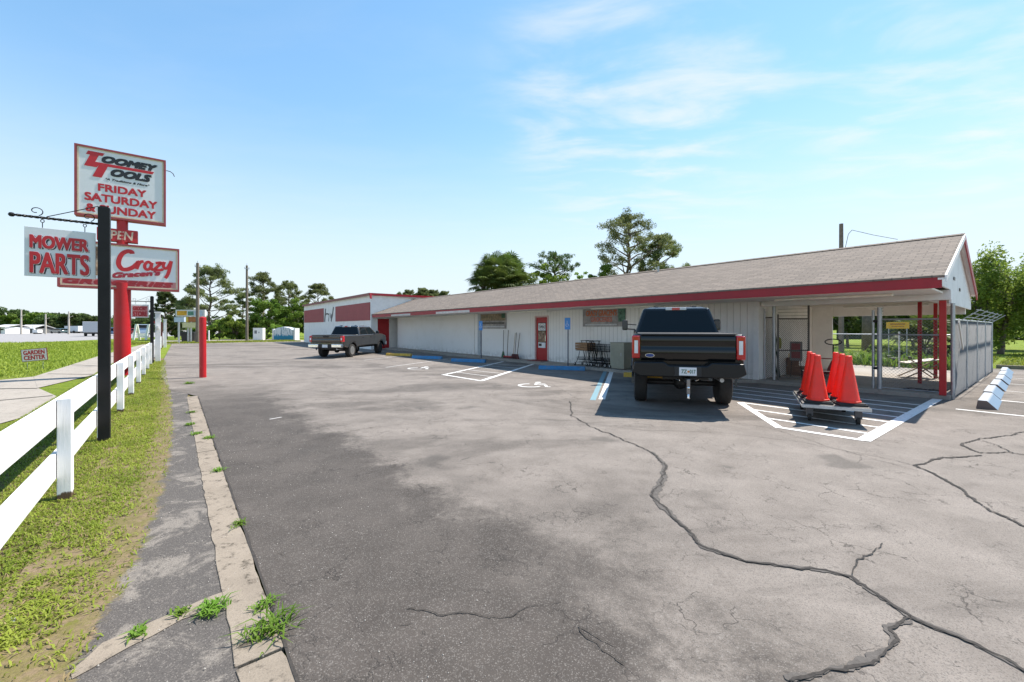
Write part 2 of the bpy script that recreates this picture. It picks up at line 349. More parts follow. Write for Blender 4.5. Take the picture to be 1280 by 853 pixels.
def edge_pts(): return [(0, -.6), (2.2, -.50), (3.0, -.38), (3.5, -.31), (4.7, -.17), (8.5, -.05), (13, -.10), (22, -.32), (30, -.40)]
def m_asphalt(name, patch=False):
    b = NB(name); x = b.n.new('ShaderNodeSeparateXYZ'); b.l.new(b.co, x.inputs[0])
    X, Y = x.outputs['X'], x.outputs['Y']
    s_ = b.math('ADD', b.math('MULTIPLY', X, UX), b.math('MULTIPLY', Y, UY)); t_ = b.math('ADD', b.math('MULTIPLY', X, VX), b.math('MULTIPLY', Y, VY))
    n_big = b.noise(0.33, 6, 0.62, 0.4); n_mid = b.noise(1.7, 6, 0.65, 0.3); n_f = b.noise(14, 5, 0.75)
    def ell(cx, cy, rx, ry):
        a = b.math('DIVIDE', b.math('SUBTRACT', X, cx), rx); c = b.math('DIVIDE', b.math('SUBTRACT', Y, cy), ry)
        return b.math('SQRT', b.math('ADD', b.math('MULTIPLY', a, a), b.math('MULTIPLY', c, c)))
    wob = b.math('MULTIPLY', b.math('SUBTRACT', n_mid, 0.5), 1.5)
    wob = b.math('ADD', wob, b.math('MULTIPLY', b.math('SUBTRACT', n_f, 0.5), 0.9))
    wob = b.math('ADD', wob, b.math('MULTIPLY', b.math('SUBTRACT', n_big, 0.5), 1.6))
    d1 = b.ramp(b.math('ADD', ell(-0.75, 2.7, 1.75, 1.5), wob), 1.5, 0.35)          # resealed zone by the kerb
    d2 = b.ramp(b.math('ADD', b.math('ABSOLUTE', b.math('DIVIDE', b.math('SUBTRACT', t_, 1.0), 1.1)), wob), 1.3, 0.6)
    d2 = b.math('MULTIPLY', d2, b.ramp(s_, 16, 10))
    far = b.math('MULTIPLY', b.ramp(b.noise(0.16, 5, 0.65, 0.5, vec=b.mapping((1, 2.2, 1), (0, 0, 0.1))), 0.5, 0.6), 0.6)
    dk = b.math('MAXIMUM', b.math('MAXIMUM', d1, d2), far)
    light = b.mix(b.ramp(n_mid, 0.3, 0.7), (0.176, 0.152, 0.132), (0.240, 0.209, 0.183))
    light = b.mix(b.ramp(n_big, 0.45, 0.7, 0, 0.45), light, (0.138, 0.119, 0.104))
    dark = b.mix(b.ramp(n_mid, 0.3, 0.7), (0.054, 0.046, 0.040), (0.083, 0.071, 0.062))
    c = b.mix(dk, light, dark)
    sp = b.vor(190, out='Color'); sps = b.n.new('ShaderNodeSeparateColor'); b.l.new(sp, sps.inputs[0])
    spk = b.ramp(sps.outputs[0], 0.72, 1.0, 0, 0.5); c = b.mix(spk, c, (0.24, 0.22, 0.20))
    spd = b.ramp(sps.outputs[1], 0.6, 1.0, 0, 0.6); c = b.mix(spd, c, (0.070, 0.063, 0.058))
    wear = b.math('MULTIPLY', b.ramp(b.noise(22, 6, 0.8), 0.57, 0.66), b.ramp(b.noise(1.1, 4, 0.6), 0.48, 0.64)); c = b.mix(b.math('MULTIPLY', wear, 0.6), c, (0.30, 0.275, 0.25))
    # alligator cracking
    wv = b.n.new('ShaderNodeVectorMath'); wv.operation = 'ADD'; nz = b.noise(4, 4, 0.7, out='Color'); sc = b.n.new('ShaderNodeVectorMath'); sc.operation = 'SCALE'; sc.inputs['Scale'].default_value = 0.28
    b.l.new(nz, sc.inputs[0]); b.l.new(b.co, wv.inputs[0]); b.l.new(sc.outputs[0], wv.inputs[1])
    ck = b.ramp(b.vor(3.0, 'DISTANCE_TO_EDGE', vec=wv.outputs[0]), 0.0, 0.028, 1, 0)
    ck2 = b.ramp(b.vor(8.5, 'DISTANCE_TO_EDGE', vec=wv.outputs[0]), 0.0, 0.05, 1, 0)
    ckm = b.math('MULTIPLY', ck, b.ramp(b.noise(1.3, 5, 0.7), 0.50, 0.64)); ckm2 = b.math('MULTIPLY', ck2, b.ramp(b.noise(1.9, 5, 0.75, vec=b.mapping(loc=(5, 3, 1))), 0.54, 0.63))
    cks = b.math('MULTIPLY', b.math('MAXIMUM', ckm, b.math('MULTIPLY', ckm2, 0.8)), 0.75)
    c = b.mix(cks, c, (0.035, 0.031, 0.028))
    oil = b.math('MULTIPLY', b.ramp(b.noise(0.9, 3, 0.5, vec=b.mapping(loc=(9, 2, 0))), 0.64, 0.72), 0.5); c = b.mix(oil, c, (0.06, 0.055, 0.05))
    if patch:
        c = b.mix(b.ramp(b.noise(2.2, 7, 0.75, 0.5), 0.50, 0.60, 0, 0.85), (0.085, 0.077, 0.071), (0.22, 0.196, 0.17)); c = b.mix(spk, c, (0.25, 0.225, 0.20)); c = b.mix(spd, c, (0.05, 0.045, 0.042))
        ec = b.n.new('ShaderNodeFloatCurve'); cv = ec.mapping.curves[0]; pts_ = edge_pts()
        cv.points[0].location = (pts_[0][0] / 30, (pts_[0][1] + 1)); cv.points[-1].location = (pts_[-1][0] / 30, pts_[-1][1] + 1)
        for q_ in pts_[1:-1]: cv.points.new(q_[0] / 30, q_[1] + 1)
        ec.mapping.update(); b.put(b.math('DIVIDE', s_, 30.0), ec.inputs['Value'])
        ed = b.math('SUBTRACT', t_, b.math('SUBTRACT', ec.outputs[0], 1.0))
        ed = b.math('ADD', ed, b.math('MULTIPLY', b.math('SUBTRACT', b.noise(3.2, 8, 0.8), 0.5), 0.42))
        n6 = b.noise(6, 6, 0.75); n60 = b.noise(60, 5, 0.8)
        so = b.mix(b.ramp(n6, 0.4, 0.62), (0.15, 0.13, 0.045), (0.215, 0.155, 0.10)); so = b.mix(b.ramp(n60, 0.4, 0.7, 0, 0.8), so, (0.085, 0.066, 0.035)); so = b.mix(b.ramp(b.noise(120, 3, 0.8), 0.6, 0.75, 0, 0.6), so, (0.36, 0.29, 0.19))
        c = b.mix(b.ramp(ed, -0.02, 0.05, 1, 0), c, so)
        moss = b.math('MULTIPLY', b.ramp(ed, 0.10, -0.02), b.ramp(b.noise(5, 4, 0.6, vec=b.mapping(loc=(3, 8, 1))), 0.6, 0.64)); c = b.mix(b.math('MULTIPLY', moss, 0.8), c, (0.12, 0.125, 0.02))
    h = b.math('SUBTRACT', b.math('ADD', b.noise(130, 3, 0.8), b.math('MULTIPLY', sps.outputs[0], 0.6)), b.math('MULTIPLY', cks, 3)); b.bump(h, 0.55, 0.004)
    return b.done(c, 0.88, 0.25)
ASPHALT = m_asphalt('asphalt'); PATCH = m_asphalt('patch_asphalt', True)
def m_grass_ground():
    b = NB('grass_ground'); n = b.noise(0.25, 6, 0.65); n2 = b.noise(3.5, 6, 0.75); n3 = b.noise(30, 5, 0.8)
    c = b.mix(b.ramp(n2, 0.35, 0.68), (0.11, 0.17, 0.016), (0.21, 0.27, 0.030)); c = b.mix(b.ramp(n, 0.4, 0.7, 0, 0.55), c, (0.20, 0.215, 0.045))
    c = b.mix(b.ramp(n3, 0.45, 0.75, 0, 0.45), c, (0.05, 0.08, 0.012)); b.bump(n3, 0.9, 0.05); return b.done(c, 0.9, 0.1)
GRASSG = m_grass_ground()
def m_soil():
    b = NB('thatch_soil'); n = b.noise(6, 6, 0.75); n3 = b.noise(60, 5, 0.8)
    c = b.mix(b.ramp(n, 0.4, 0.62), (0.15, 0.13, 0.045), (0.215, 0.155, 0.10)); c = b.mix(b.ramp(n3, 0.4, 0.7, 0, 0.8), c, (0.085, 0.07, 0.03)); c = b.mix(b.ramp(b.noise(120, 3, 0.8), 0.6, 0.75, 0, 0.6), c, (0.36, 0.29, 0.19))
    b.bump(n3, 1.0, 0.02); return b.done(c, 0.95, 0.1)
SOIL = m_soil()
def m_conc(name, base, dark, spots=0.5):
    b = NB(name); n = b.noise(1.2, 7, 0.7); n2 = b.noise(9, 7, 0.75); n3 = b.noise(120, 3, 0.8)
    c = b.mix(b.ramp(n, 0.4, 0.7, 0, 0.6), base, dark); c = b.mix(b.ramp(n2, 0.52, 0.66, 0, spots), c, tuple(x * 0.45 for x in dark)); c = b.mix(b.ramp(n3, 0.45, 0.75, 0, 0.5), c, tuple(x * 0.6 for x in dark))
    b.bump(b.math('ADD', n3, n2), 0.5, 0.006); return b.done(c, 0.9, 0.2)
CONC = m_conc('concrete', (0.34, 0.305, 0.265), (0.25, 0.225, 0.195), 0.5); KERB = m_conc('kerb_concrete', (0.27, 0.228, 0.182), (0.15, 0.125, 0.098), 1.0)
CONCD = m_conc('shop_slab', (0.34, 0.305, 0.265), (0.24, 0.215, 0.185), 0.4)
ROADM = m_conc('road_surface', (0.30, 0.29, 0.29), (0.25, 0.24, 0.24), 0.1)
def m_line(name, col, wear=0.5):
    b = NB(name); n = b.noise(30, 6, 0.8); n2 = b.noise(2.5, 5, 0.7)
    f = b.math('MULTIPLY', b.ramp(n, 0.5, 0.62), b.ramp(n2, 0.35, 0.65, 0.25, 1)); c = b.mix(b.math('MULTIPLY', f, wear), col, (0.20, 0.185, 0.17)); b.bump(n, 0.3, 0.003); return b.done(c, 0.7, 0.3)
LINE = m_line('line_paint', (0.74, 0.73, 0.71), 0.85); LINE_OLD = m_line('worn_line_paint', (0.45, 0.43, 0.41), 1.0); LINE_BLUE = m_line('blue_line_paint', (0.16, 0.29, 0.34), 0.9)
CRACK = mat('crack_dirt', (0.035, 0.030, 0.026), 0.95, vary=0.4, scale=30, bump=0.8); SEAL = mat('crack_stain', (0.085, 0.075, 0.067), 0.9, vary=0.3, scale=25, bump=0.5, bscale=120)
def m_leaf(name, a, bb, tr=0.4):
    b = NB(name); oi = b.n.new('ShaderNodeObjectInfo'); n = b.noise(0.9, 4, 0.6); n2 = b.noise(5, 3, 0.6)
    c = b.mix(b.ramp(n, 0.35, 0.65), a, bb); c = b.mix(b.ramp(n2, 0.4, 0.7, 0, 0.4), c, tuple(x * 0.6 for x in a))
    hs = b.n.new('ShaderNodeHueSaturation'); b.l.new(c, hs.inputs['Color']); b.put(b.ramp(oi.outputs['Random'], 0, 1, 0.8, 1.25, False), hs.inputs['Value']); b.put(b.ramp(oi.outputs['Random'], 0, 1, 0.49, 0.51, False), hs.inputs['Hue'])
    m = b.done(hs.outputs[0], 0.6, 0.2); tb = b.n.new('ShaderNodeBsdfTranslucent'); b.l.new(hs.outputs[0], tb.inputs['Color']); ms = b.n.new('ShaderNodeMixShader'); ms.inputs[0].default_value = tr
    out = b.n['Material Output']; b.l.new(b.b.outputs[0], ms.inputs[1]); b.l.new(tb.outputs[0], ms.inputs[2]); b.l.new(ms.outputs[0], out.inputs['Surface']); return m
LEAF = m_leaf('leaf_broad', (0.10, 0.18, 0.026), (0.18, 0.26, 0.040), .45); LEAF_D = m_leaf('leaf_dark', (0.06, 0.10, 0.028), (0.10, 0.14, 0.04)); LEAF_P = m_leaf('leaf_pine', (0.13, 0.16, 0.06), (0.19, 0.215, 0.08), 0.5)
LEAF_L = m_leaf('leaf_light', (0.18, 0.28, 0.045), (0.28, 0.38, 0.07), 0.5); LEAF_PALM = m_leaf('leaf_palm', (0.06, 0.10, 0.02), (0.14, 0.19, 0.04), 0.35)
BLADE = m_leaf('grass_blade', (0.17, 0.22, 0.024), (0.27, 0.31, 0.045), 0.4); BLADE2 = m_leaf('weed_blade', (0.10, 0.20, 0.02), (0.19, 0.30, 0.04), 0.4); DRY = m_leaf('dry_blade', (0.30, 0.24, 0.11), (0.36, 0.28, 0.14), 0.3)
BARK = mat('bark', (0.13, 0.10, 0.08), 0.9, vary=0.3, scale=6, bump=0.8, bscale=14)

# ------------------------------------------------------------------ ground, roads, markings
def sheet(name, pts, z, m, kind='structure', sub=None):
    mb = MB(); mb.add([(p[0], p[1], z) for p in pts], [tuple(range(len(pts)))])
    return mb.solo(name, m, kind=kind)
def grid_sheet(name, pts, z, m): return sheet(name, pts, z, m)
R_ = random.Random(5)
sheet('ground', [(-2500, -600), (2500, -600), (2500, 3500), (-2500, 3500)], -0.035, GRASSG)
def wob_line(a, b, n, amp, rnd):      # ragged edge between two (s,t) points, wobbling in t
    out = []
    for i in range(n):
        k = i / n; s_ = a[0] + (b[0] - a[0]) * k; t_ = a[1] + (b[1] - a[1]) * k
        out.append((s_, t_ + amp * (mnoise.noise(Vector((s_ * 1.1, rnd, 0))) + 0.6 * mnoise.noise(Vector((s_ * 3.7, rnd, 3))))))
    return out
lot = [(-30, .45), (-30, -14), (-4, -14), (-2.5, .45), (12.6, .45), (14.5, -0.1), (20, -.42), (30, -.42), (54.5, -.2), (55, 14), (31, 14), (31, 20.5), (12, 20.5), (11, 23.5), (-2, 26.6), (-30, 27.5)]  # unseen driveway behind the camera added so the tailgate reflects less green
sheet('parking_lot', [S(*p) for p in lot], 0.0, ASPHALT)
# thin soil and thatch under the verge grass, then the broken asphalt apron by the kerb
e1 = [(-1, -.95), (12, -.60), (15.5, -.60)]
sheet('verge_soil', [S(a, b) for a, b in [(-6, -3.0), (-6, .3)] + [(14, .3), (30, -.3), (30, -2.15), (14, -2.15), (6, -2.2), (4, -3.0)]], -0.022, SOIL)
ap = e1 + [(16, -.42), (22, -.7), (22, -.2), (14.5, .3), (12.4, .24), (-1, .24)]
sheet('broken_asphalt_apron', [S(*p) for p in ap], -0.004, PATCH)
# concrete kerb, flush, in cast lengths with ragged edges
mb = MB(); s0 = -1.5
while s0 < 12.6:
    s1 = min(s0 + R_.uniform(2.8, 4.6), 12.7); n = 40
    L1 = [(s0 + .012 + (s1 - s0 - .024) * i / n, .232 + R_.uniform(-.006, .008)) for i in range(n + 1)]; R1 = [(a, .438 + R_.uniform(-.012, .010)) for a, _ in L1]
    poly = L1 + R1[::-1]; mb.prism(poly, -.05, .003, lambda p, q, h: tuple(S(p, q, h))); s0 = s1
mb.solo('kerb', KERB, kind='structure', bevel=.003)
# the cross strip of concrete from the kerb into the verge
a = G(300, 752); b_ = G(112, 838); c_ = G(100, 815); d_ = G(288, 737)
STRIP = [(300, 752), (260, 765), (228, 775), (190, 795), (165, 806), (140, 822), (112, 838), (90, 848), (88, 838), (108, 822), (128, 805), (160, 790), (196, 773), (222, 762), (255, 748), (290, 737)]
sheet('concrete_cross_strip', [G(p[0], p[1] + R_.uniform(-1.5, 1.5)) for p in STRIP], 0.0005, KERB)
# dark joint between kerb and lot
mb = MB(); pts = [(s_ * .12 - 1.5) for s_ in range(118)]
for i in range(len(pts) - 1):
    a, b_ = pts[i], pts[i + 1]; w0 = .006 + .012 * abs(mnoise.noise(Vector((a * 3, 0, 0)))); w1 = .006 + .012 * abs(mnoise.noise(Vector((b_ * 3, 0, 0))))
    ja = .447 + .006 * mnoise.noise(Vector((a * 5, 2, 0))); jb = .447 + .006 * mnoise.noise(Vector((b_ * 5, 2, 0)))
    mb.add([S(a, ja - w0, .0065), S(b_, jb - w1, .0065), S(b_, jb + w1, .0065), S(a, ja + w0, .0065)], [(0, 1, 2, 3)])
mb.solo('kerb_joint', CRACK, kind='structure')
# sidewalk and driveway apron beyond the fence
sw = [G(42, 470.5), G(125, 444.5), G(188, 428), G(205, 422.5), G(206, 425.5), G(190, 433), G(155, 450), G(118, 468), G(47, 484.5)]
sheet('driveway_apron', [G(-500, 476), G(0, 474.5), G(43, 470.2), G(48, 484.5), G(72, 495), G(30, 520), G(-60, 545), G(-500, 575)], -0.018, CONC)
sheet('sidewalk', sw, -0.014, CONC)
jm = MB()
for a, b_ in (((-300, 489), (47, 485)), ((60, 467), (118, 468)), ((90, 456), (140, 458)), ((130, 444.5), (160, 448)), ((158, 436.5), (180, 439)), ((-100, 509), (66, 494))):
    p, q = G(*a), G(*b_); d = (q - p).normalized(); nn = Vector((-d.y, d.x, 0)) * .035
    jm.add([(*(p - nn)[:2], -.009), (*(q - nn)[:2], -.009), (*(q + nn)[:2], -.009), (*(p + nn)[:2], -.009)], [(0, 1, 2, 3)])
jm.solo('sidewalk_joints', CRACK, kind='structure')
sheet('road', [(-20, -60), (-40.5, 8), (-47, 26), (-52.7, 43), (-58.6, 59.7), (-78, 110), (-120, 205), (-190, 330), (-260, 330), (-175, 180), (-142, 115), (-130, 60), (-110, -60)], -0.02, ROADM)
# shop slab, rear yard concrete
mb = MB(); mb.prism([(31.5, 12.7), (6.0, 12.7), (5.2, 13.55), (1.2, 13.78), (1.2, 19.0), (31.5, 19.0)], -.06, .10, lambda p, q, h: tuple(S(p, q, h)))
mb.solo('shop_slab', CONCD, kind='structure', bevel=.01)
sheet('rear_concrete_yard', [S(*p) for p in [(1.02, 19.0), (1.02, 22.8), (4.6, 23.6), (10.5, 23.2), (11, 19.0)]], 0.02, CONC)
sheet('rear_lane_concrete', [S(*p) for p in [(70, -1), (55, -1), (55, 13), (70, 14)]], -0.006, CONC)

SD = Vector((.283, .959, 0)); SN = Vector((.959, -.283, 0))          # stall direction and its right-hand side
def line(p, q, w_, m, name, z=.004):
    d = (q - p).normalized(); nn = Vector((-d.y, d.x, 0)) * w_ / 2; n = max(2, int((q - p).length / .25)); mb = MB(); L_ = []; R2 = []
    for i in range(n + 1):
        c = p + (q - p) * i / n; j = .006 * mnoise.noise(c * 3)
        L_.append((c.x + nn.x * (1 + j * 6), c.y + nn.y * (1 + j * 6), z)); R2.append((c.x - nn.x * (1 - j * 5), c.y - nn.y * (1 - j * 5), z))
    mb.add(L_ + R2, [(i, i + 1, n + 2 + i, n + 1 + i) for i in range(n)]); return mb.solo(name, m, kind='structure')
LN = 'painted_line'
line(G(554, 469), G(629, 452.3), .12, LINE, LN); line(G(601, 476.5), G(668, 455.0), .15, LINE, LN); line(G(553, 468.6), G(602, 476.6), .11, LINE, LN, .0075)
for k in range(1, 6):
    f = k / 6.3; p = G(554, 469).lerp(G(629, 452.3), f); q = G(601, 476.5).lerp(G(668, 455.0), f * .97 + .02); line(p, q, .09, LINE_OLD, LN, .0055)
line(G(764.8, 463.5), G(752.3, 499.5), .15, LINE, LN); line(G(757, 463.5), G(741, 500.5), .13, LINE_BLUE, LN)
line(G(482, 459.5), G(560, 449), .10, LINE_OLD, LN); line(G(455, 450.5), G(515, 444), .10, LINE_OLD, LN); line(G(337, 524.5), G(352, 521.8), .05, LINE_OLD, LN)
# hatched bay in front of the carport
line(G(925, 503.5), G(975, 535.5), .13, LINE, LN); line(G(973, 534.6), G(1080, 551), .11, LINE, LN, .006)
a, b_ = G(1079, 551.3), S(1.4, 13.72); line(a, b_, .17, LINE, LN, .0075)
la, lb = G(975, 535.5), G(912, 494)
sa, ta = st(la)
for k in range(1, 9):
    t_ = ta + k * .66
    if t_ > 12.6: break
    pr = S(st(a)[0] + .02, t_ + .0)
    # left end on the stall line, extended
    f = (t_ - ta) / (st(lb)[1] - ta); pl = la.lerp(lb, f); s_l = min(st(pl)[0], 5.6)
    line(S(s_l, t_), S(st(a)[0] + (st(b_)[0] - st(a)[0]) * (t_ - st(a)[1]) / (st(b_)[1] - st(a)[1]), t_), .085, LINE, LN, .0055)
# stall lines on the right
for t_, m_ in ((12.36, LINE), (14.6, LINE), (16.9, LINE_OLD), (19.1, LINE_OLD), (21.4, LINE_OLD)):
    line(S(.75 if t_ > 13 else 1.0, t_), S(-6.2, t_), .09, m_, LN)
# wheelchair symbols
def wheelchair(c):
    mb = MB(); f = lambda x, y: (c.x + SN.x * x + SD.x * y, c.y + SN.y * x + SD.y * y, .005)
    def strk(pts, w_):
        P = [Vector(p) for p in pts]; L_ = []; R2 = []
        for i, p in enumerate(P):
            d = (P[min(i + 1, len(P) - 1)] - P[max(i - 1, 0)]).normalized(); nn = Vector((-d.y, d.x)) * w_ / 2; L_.append(f(*(p + nn))); R2.append(f(*(p - nn)))
        n = len(P); mb.add(L_ + R2, [(i, i + 1, n + i + 1, n + i) for i in range(n - 1)])
    mb.add([f(-.02 + .09 * math.cos(a_ * PI / 6), .58 + .09 * math.sin(a_ * PI / 6)) for a_ in range(12)], [tuple(range(12))])
    strk([(-.02, .48), (.0, .10), (.30, .08), (.42, -.28), (.52, -.25)], .09); strk([(0, .30), (.26, .30)], .07)
    strk([(-.08 + .0 + .33 * math.cos(math.radians(a_)), -.12 + .33 * math.sin(math.radians(a_))) for a_ in range(110, 340, 15)], .08)
    mb.solo('wheelchair_marking', LINE, kind='structure', recalc=False)
wheelchair(G(668, 481.5)); wheelchair(G(525, 460.5))
# ------------------------------------------------------------------ cracks
def crack(pix, w0, w1, m, z, jit=.03, seed=0, name='pavement_crack', step=.022):
    P = [G(*p) for p in pix]; P = [Vector((p.x, p.y)) for p in P]; pts = []
    for i in range(len(P) - 1):
        n = max(2, int((P[i + 1] - P[i]).length / step)); pts += [P[i].lerp(P[i + 1], k / n) for k in range(n)]
    pts.append(P[-1]); Q = []
    for i, p in enumerate(pts):
        v = Vector((p.x * 4.5, p.y * 4.5, seed)); v2 = Vector((p.x * 17, p.y * 17, seed + 5)); v3 = Vector((p.x * 48, p.y * 48, seed + 7)); fi = Vector((mnoise.noise(v3), mnoise.noise(v3 + Vector((3, 3, 3))))) * .012
        Q.append(p + Vector((mnoise.noise(v) + .5 * mnoise.noise(v2), mnoise.noise(v + Vector((9, 9, 9))) + .5 * mnoise.noise(v2 + Vector((4, 4, 4))))) * jit + fi)
    n = len(Q); L_ = []; R2 = []
    for i, p in enumerate(Q):
        d = (Q[min(i + 1, n - 1)] - Q[max(i - 1, 0)]).normalized(); nn = Vector((-d.y, d.x))
        wv = w0 + (w1 - w0) * (.4 + .9 * mnoise.noise(Vector((p.x * 5, p.y * 5, seed + 3))) + .8 * mnoise.noise(Vector((p.x * 33, p.y * 33, seed + 3)))); wv = max(wv, w0 * .3)
        if i in (0, n - 1): wv *= .2
        L_.append((*(p + nn * wv / 2), z)); R2.append((*(p - nn * wv / 2), z))
    mb = MB(); mb.add(L_ + R2, [(i, i + 1, n + i + 1, n + i) for i in range(n - 1)]); mb.solo(name, m, kind='structure', recalc=False)
C1 = [(712, 502), (715, 520), (735, 532), (775, 548), (815, 566), (831, 580), (830, 600), (815, 620), (845, 650), (880, 685), (930, 703), (1010, 712), (1060, 720), (1100, 748), (1140, 773), (1200, 797), (1290, 845)]
C1b = [(1140, 774), (1112, 784), (1122, 800), (1096, 828), (1040, 838), (985, 853)]
C1c = [(1062, 719), (1075, 700), (1092, 692), (1103, 680)]
C2 = [(1290, 537), (1262, 545), (1225, 549), (1200, 556), (1224, 567), (1262, 566), (1290, 571)]; C2b = [(1228, 570), (1180, 573), (1142, 582), (1160, 590), (1205, 613), (1217, 625), (1240, 640), (1300, 667)]
C2c = [(1228, 551), (1250, 558), (1264, 567)]
for i, (c_, a_, b__) in enumerate(((C1, .012, .030), (C1b, .010, .024), (C1c, .006, .012), (C2, .014, .035), (C2b, .018, .04), (C2c, .01, .02))):
    crack(c_, a_, b__, CRACK, .008, .035, i)
crack([(p[0] - 1, p[1] - 1) for p in C1[4:]], .02, .05, SEAL, .005, .02, 11, 'crack_stain'); crack([(p[0] - 1, p[1]) for p in C1b], .02, .05, SEAL, .0052, .03, 12, 'crack_stain'); crack(C1[5:9], .03, .09, SEAL, .0054, .04, 14, 'crack_stain')
thin = [[(400, 547), (470, 534), (560, 526), (640, 525), (712, 526)], [(245, 502), (330, 497), (420, 489), (560, 478), (690, 480), (722, 499)], [(283, 567), (340, 560), (420, 545)], [(250, 503), (300, 499), (360, 496), (470, 500)],
        [(720, 528), (800, 538), (900, 541), (1000, 553), (1100, 572), (1142, 582)], [(376, 456), (410, 470), (440, 482)], [(497, 786), (520, 779)], [(510, 765), (640, 770), (700, 752)], [(726, 782), (745, 797), (770, 810)], [(724, 782), (735, 800), (762, 820), (790, 835)],
        [(850, 520), (960, 535), (1040, 560), (1150, 590)]]
for i, c_ in enumerate(thin): crack(c_, .004, .009, CRACK, .0065, .04, 20 + i)

# ------------------------------------------------------------------ the long shop
shop = thing('shop_building', 'long low white shop with brown shingled roof and a red fascia along the eave', 'building', S(1.28, 11.81), RZF)
TW, ZE, ZR, TE, TR, TB = 13.6, 2.45, 3.98, 11.81, 15.3, 18.8     # wall plane, eave, ridge
S_CORNER = 5.17; S_FAR = 31.2
s_split, _ = on_t(598, 400, TW)
s_mid, _ = on_t(660, 400, TW)
ds0, _ = on_t(684.5, 400, TW); ds1, _ = on_t(670, 400, TW)         # door sides
DZ = 2.13
MB().box(S_CORNER, ds0, TW, TW + .15, .1, ZE + .05).box(ds0, ds1, TW, TW + .15, DZ + .02, ZE + .05).box(ds1, s_mid, TW, TW + .15, .1, ZE + .05).part('siding_wall', SIDING, shop, fn=site)
MB().box(s_mid, S_FAR, TW, TW + .15, .1, ZE + .05).part('wall', BLOCK, shop, fn=site)
MB().box(S_CORNER, S_CORNER + .15, TW + .151, 18.5, .1, ZE + .05).box(4.6, S_FAR, 18.5, 18.65, .1, ZE + .05).part('end_wall', WHITE, shop, fn=site)
# corner boards, pilaster
c1, _ = on_t(782.5, 400, TW); c2, _ = on_t(797, 400, TW)
for a_, b__ in ((S_CORNER - .02, S_CORNER + .14), (c1 - .05, c1 + .05), (c2 - .04, c2 + .04)): MB().box(a_, b__, TW - .03, TW - .002, .1, 2.42).part('corner_board', WHITE, shop, fn=site)
sp, _ = on_t(600, 400, TW); sp2, _ = on_t(594, 400, TW)
MB().box(sp - .14, sp + .14, TW - .07, TW - .002, .1, 2.44).part('pilaster', mat('grey_paint', (.42, .44, .45), .6), shop, fn=site)
MB().box(sp2 + .06, sp2 + .16, TW - .05, TW - .002, .1, 2.44).part('downspout', WHITE, shop, fn=site)
# roof
def roofpt(p, q, h): return tuple(S(h, p, q))
oh = .0
f_roof = MB().prism([(TE - .05, ZE + .24), (TR, ZR), (TB + .05, ZE + .24), (TB + .05, ZE + .20), (TR, ZR - .05), (TE - .05, ZE + .20)], 1.10, 31.75, roofpt).part('roof', SHINGLE, shop, world=True)
MB().prism([(TR - .14, ZR - .03), (TR, ZR + .025), (TR + .14, ZR - .03), (TR, ZR + .004)], 1.08, 31.75, roofpt).part('ridge_cap', SHINGLE, f_roof, world=True)
MB().tube(S(9.4, TR - .25, ZR - .15), S(9.4, TR - .25, ZR + .12), .035, n=8).part('vent_pipe', GALV, f_roof, world=True)
MB().box(1.14, 31.7, TE - .03, TE + .008, ZE - .01, ZE + .205).part('fascia', RED_TRIM, shop, fn=site)
PEEL = mat('bare_board', (.62, .57, .53), .6, vary=.1, dirt=(.5, .25, .22), dirt_amt=.5)
for a_, b__ in ((489, 513), (545, 587)):
    s1_, _ = on_t(a_, 395, TE - .03); s2_, _ = on_t(b__, 392, TE - .03); MB().box(s2_, s1_, TE - .042, TE - .032, ZE - .005, ZE + .12).part('bare_fascia_board', PEEL, shop, fn=site)
MB().box(1.30, 31.2, TE + .01, TW - .005, ZE - .02, ZE + .02).part('soffit', SOFFIT, shop, fn=site)
MB().box(1.30, S_CORNER - .03, TW + .2, TB - .02, ZE + .02, ZE + .06).part('carport_ceiling', SOFFIT, shop, fn=site)
# beams of the carport
MB().box(1.18, S_CORNER - .04, 13.70, 13.88, 2.29, 2.52).part('front_beam', WHITE, shop, fn=site, bevel=.008)
MB().box(1.30, S_CORNER + .2, 18.50, 18.66, 2.06, 2.46).part('rear_beam', WHITE, shop, fn=site)
MB().box(4.55, S_CORNER - .0, 18.45, 18.49, .1, 2.44).part('wall_return', WHITE, shop, fn=site)
for t_ in (14.9, 16.1, 17.3): MB().box(1.32, S_CORNER - .03, t_, t_ + .09, 2.37, 2.465).part('ceiling_joist', SOFFIT, shop, fn=site)
MB().box(1.45, 1.60, 13.9, 18.48, 2.30, 2.46).part('side_beam', WHITE, shop, fn=site)
# gable
gz = 2.20
MB().prism([(14.0, 2.525), (TE + .12, 2.525), (TE + .12, ZE + .24), (TR, ZR - .07), (TB - .05, ZE + .22), (TB - .05, gz), (14.0, gz)], 1.20, 1.24, roofpt).part('gable_wall', WHITE, shop, world=True)
for k, (t_, z_) in enumerate(((13.72, 3.09), (14.46, 2.82), (15.65, 2.62))):
    MB().box(1.185, 1.198, t_ - .13, t_ + .13, z_ - .035, z_ + .035).part('gable_vent', INK, shop, fn=site)
sl = (ZR - ZE - .24) / (TR - TE + .05)
def rake(t0, z0, t1, z1, m_, d_): MB().prism([(t0, z0), (t1, z1), (t1, z1 - d_), (t0, z0 - d_)], 1.07, 1.098, roofpt).part('rake_board', m_, shop, world=True)
rake(TE - .06, ZE + .235, TR, ZR - .006, WHITE, .13); rake(TR + .003, ZR - .006, TB + .06, ZE + .235, RED_BAND if False else RED_TRIM, .20)
MB().prism([(TE - .04, ZE + .19), (TR, ZR - .055), (TB + .04, ZE + .19), (TB + .04, ZE + .15), (TR, ZR - .095), (TE - .04, ZE + .15)], 1.101, 1.198, roofpt).part('rake_soffit', WHITE, shop, world=True)
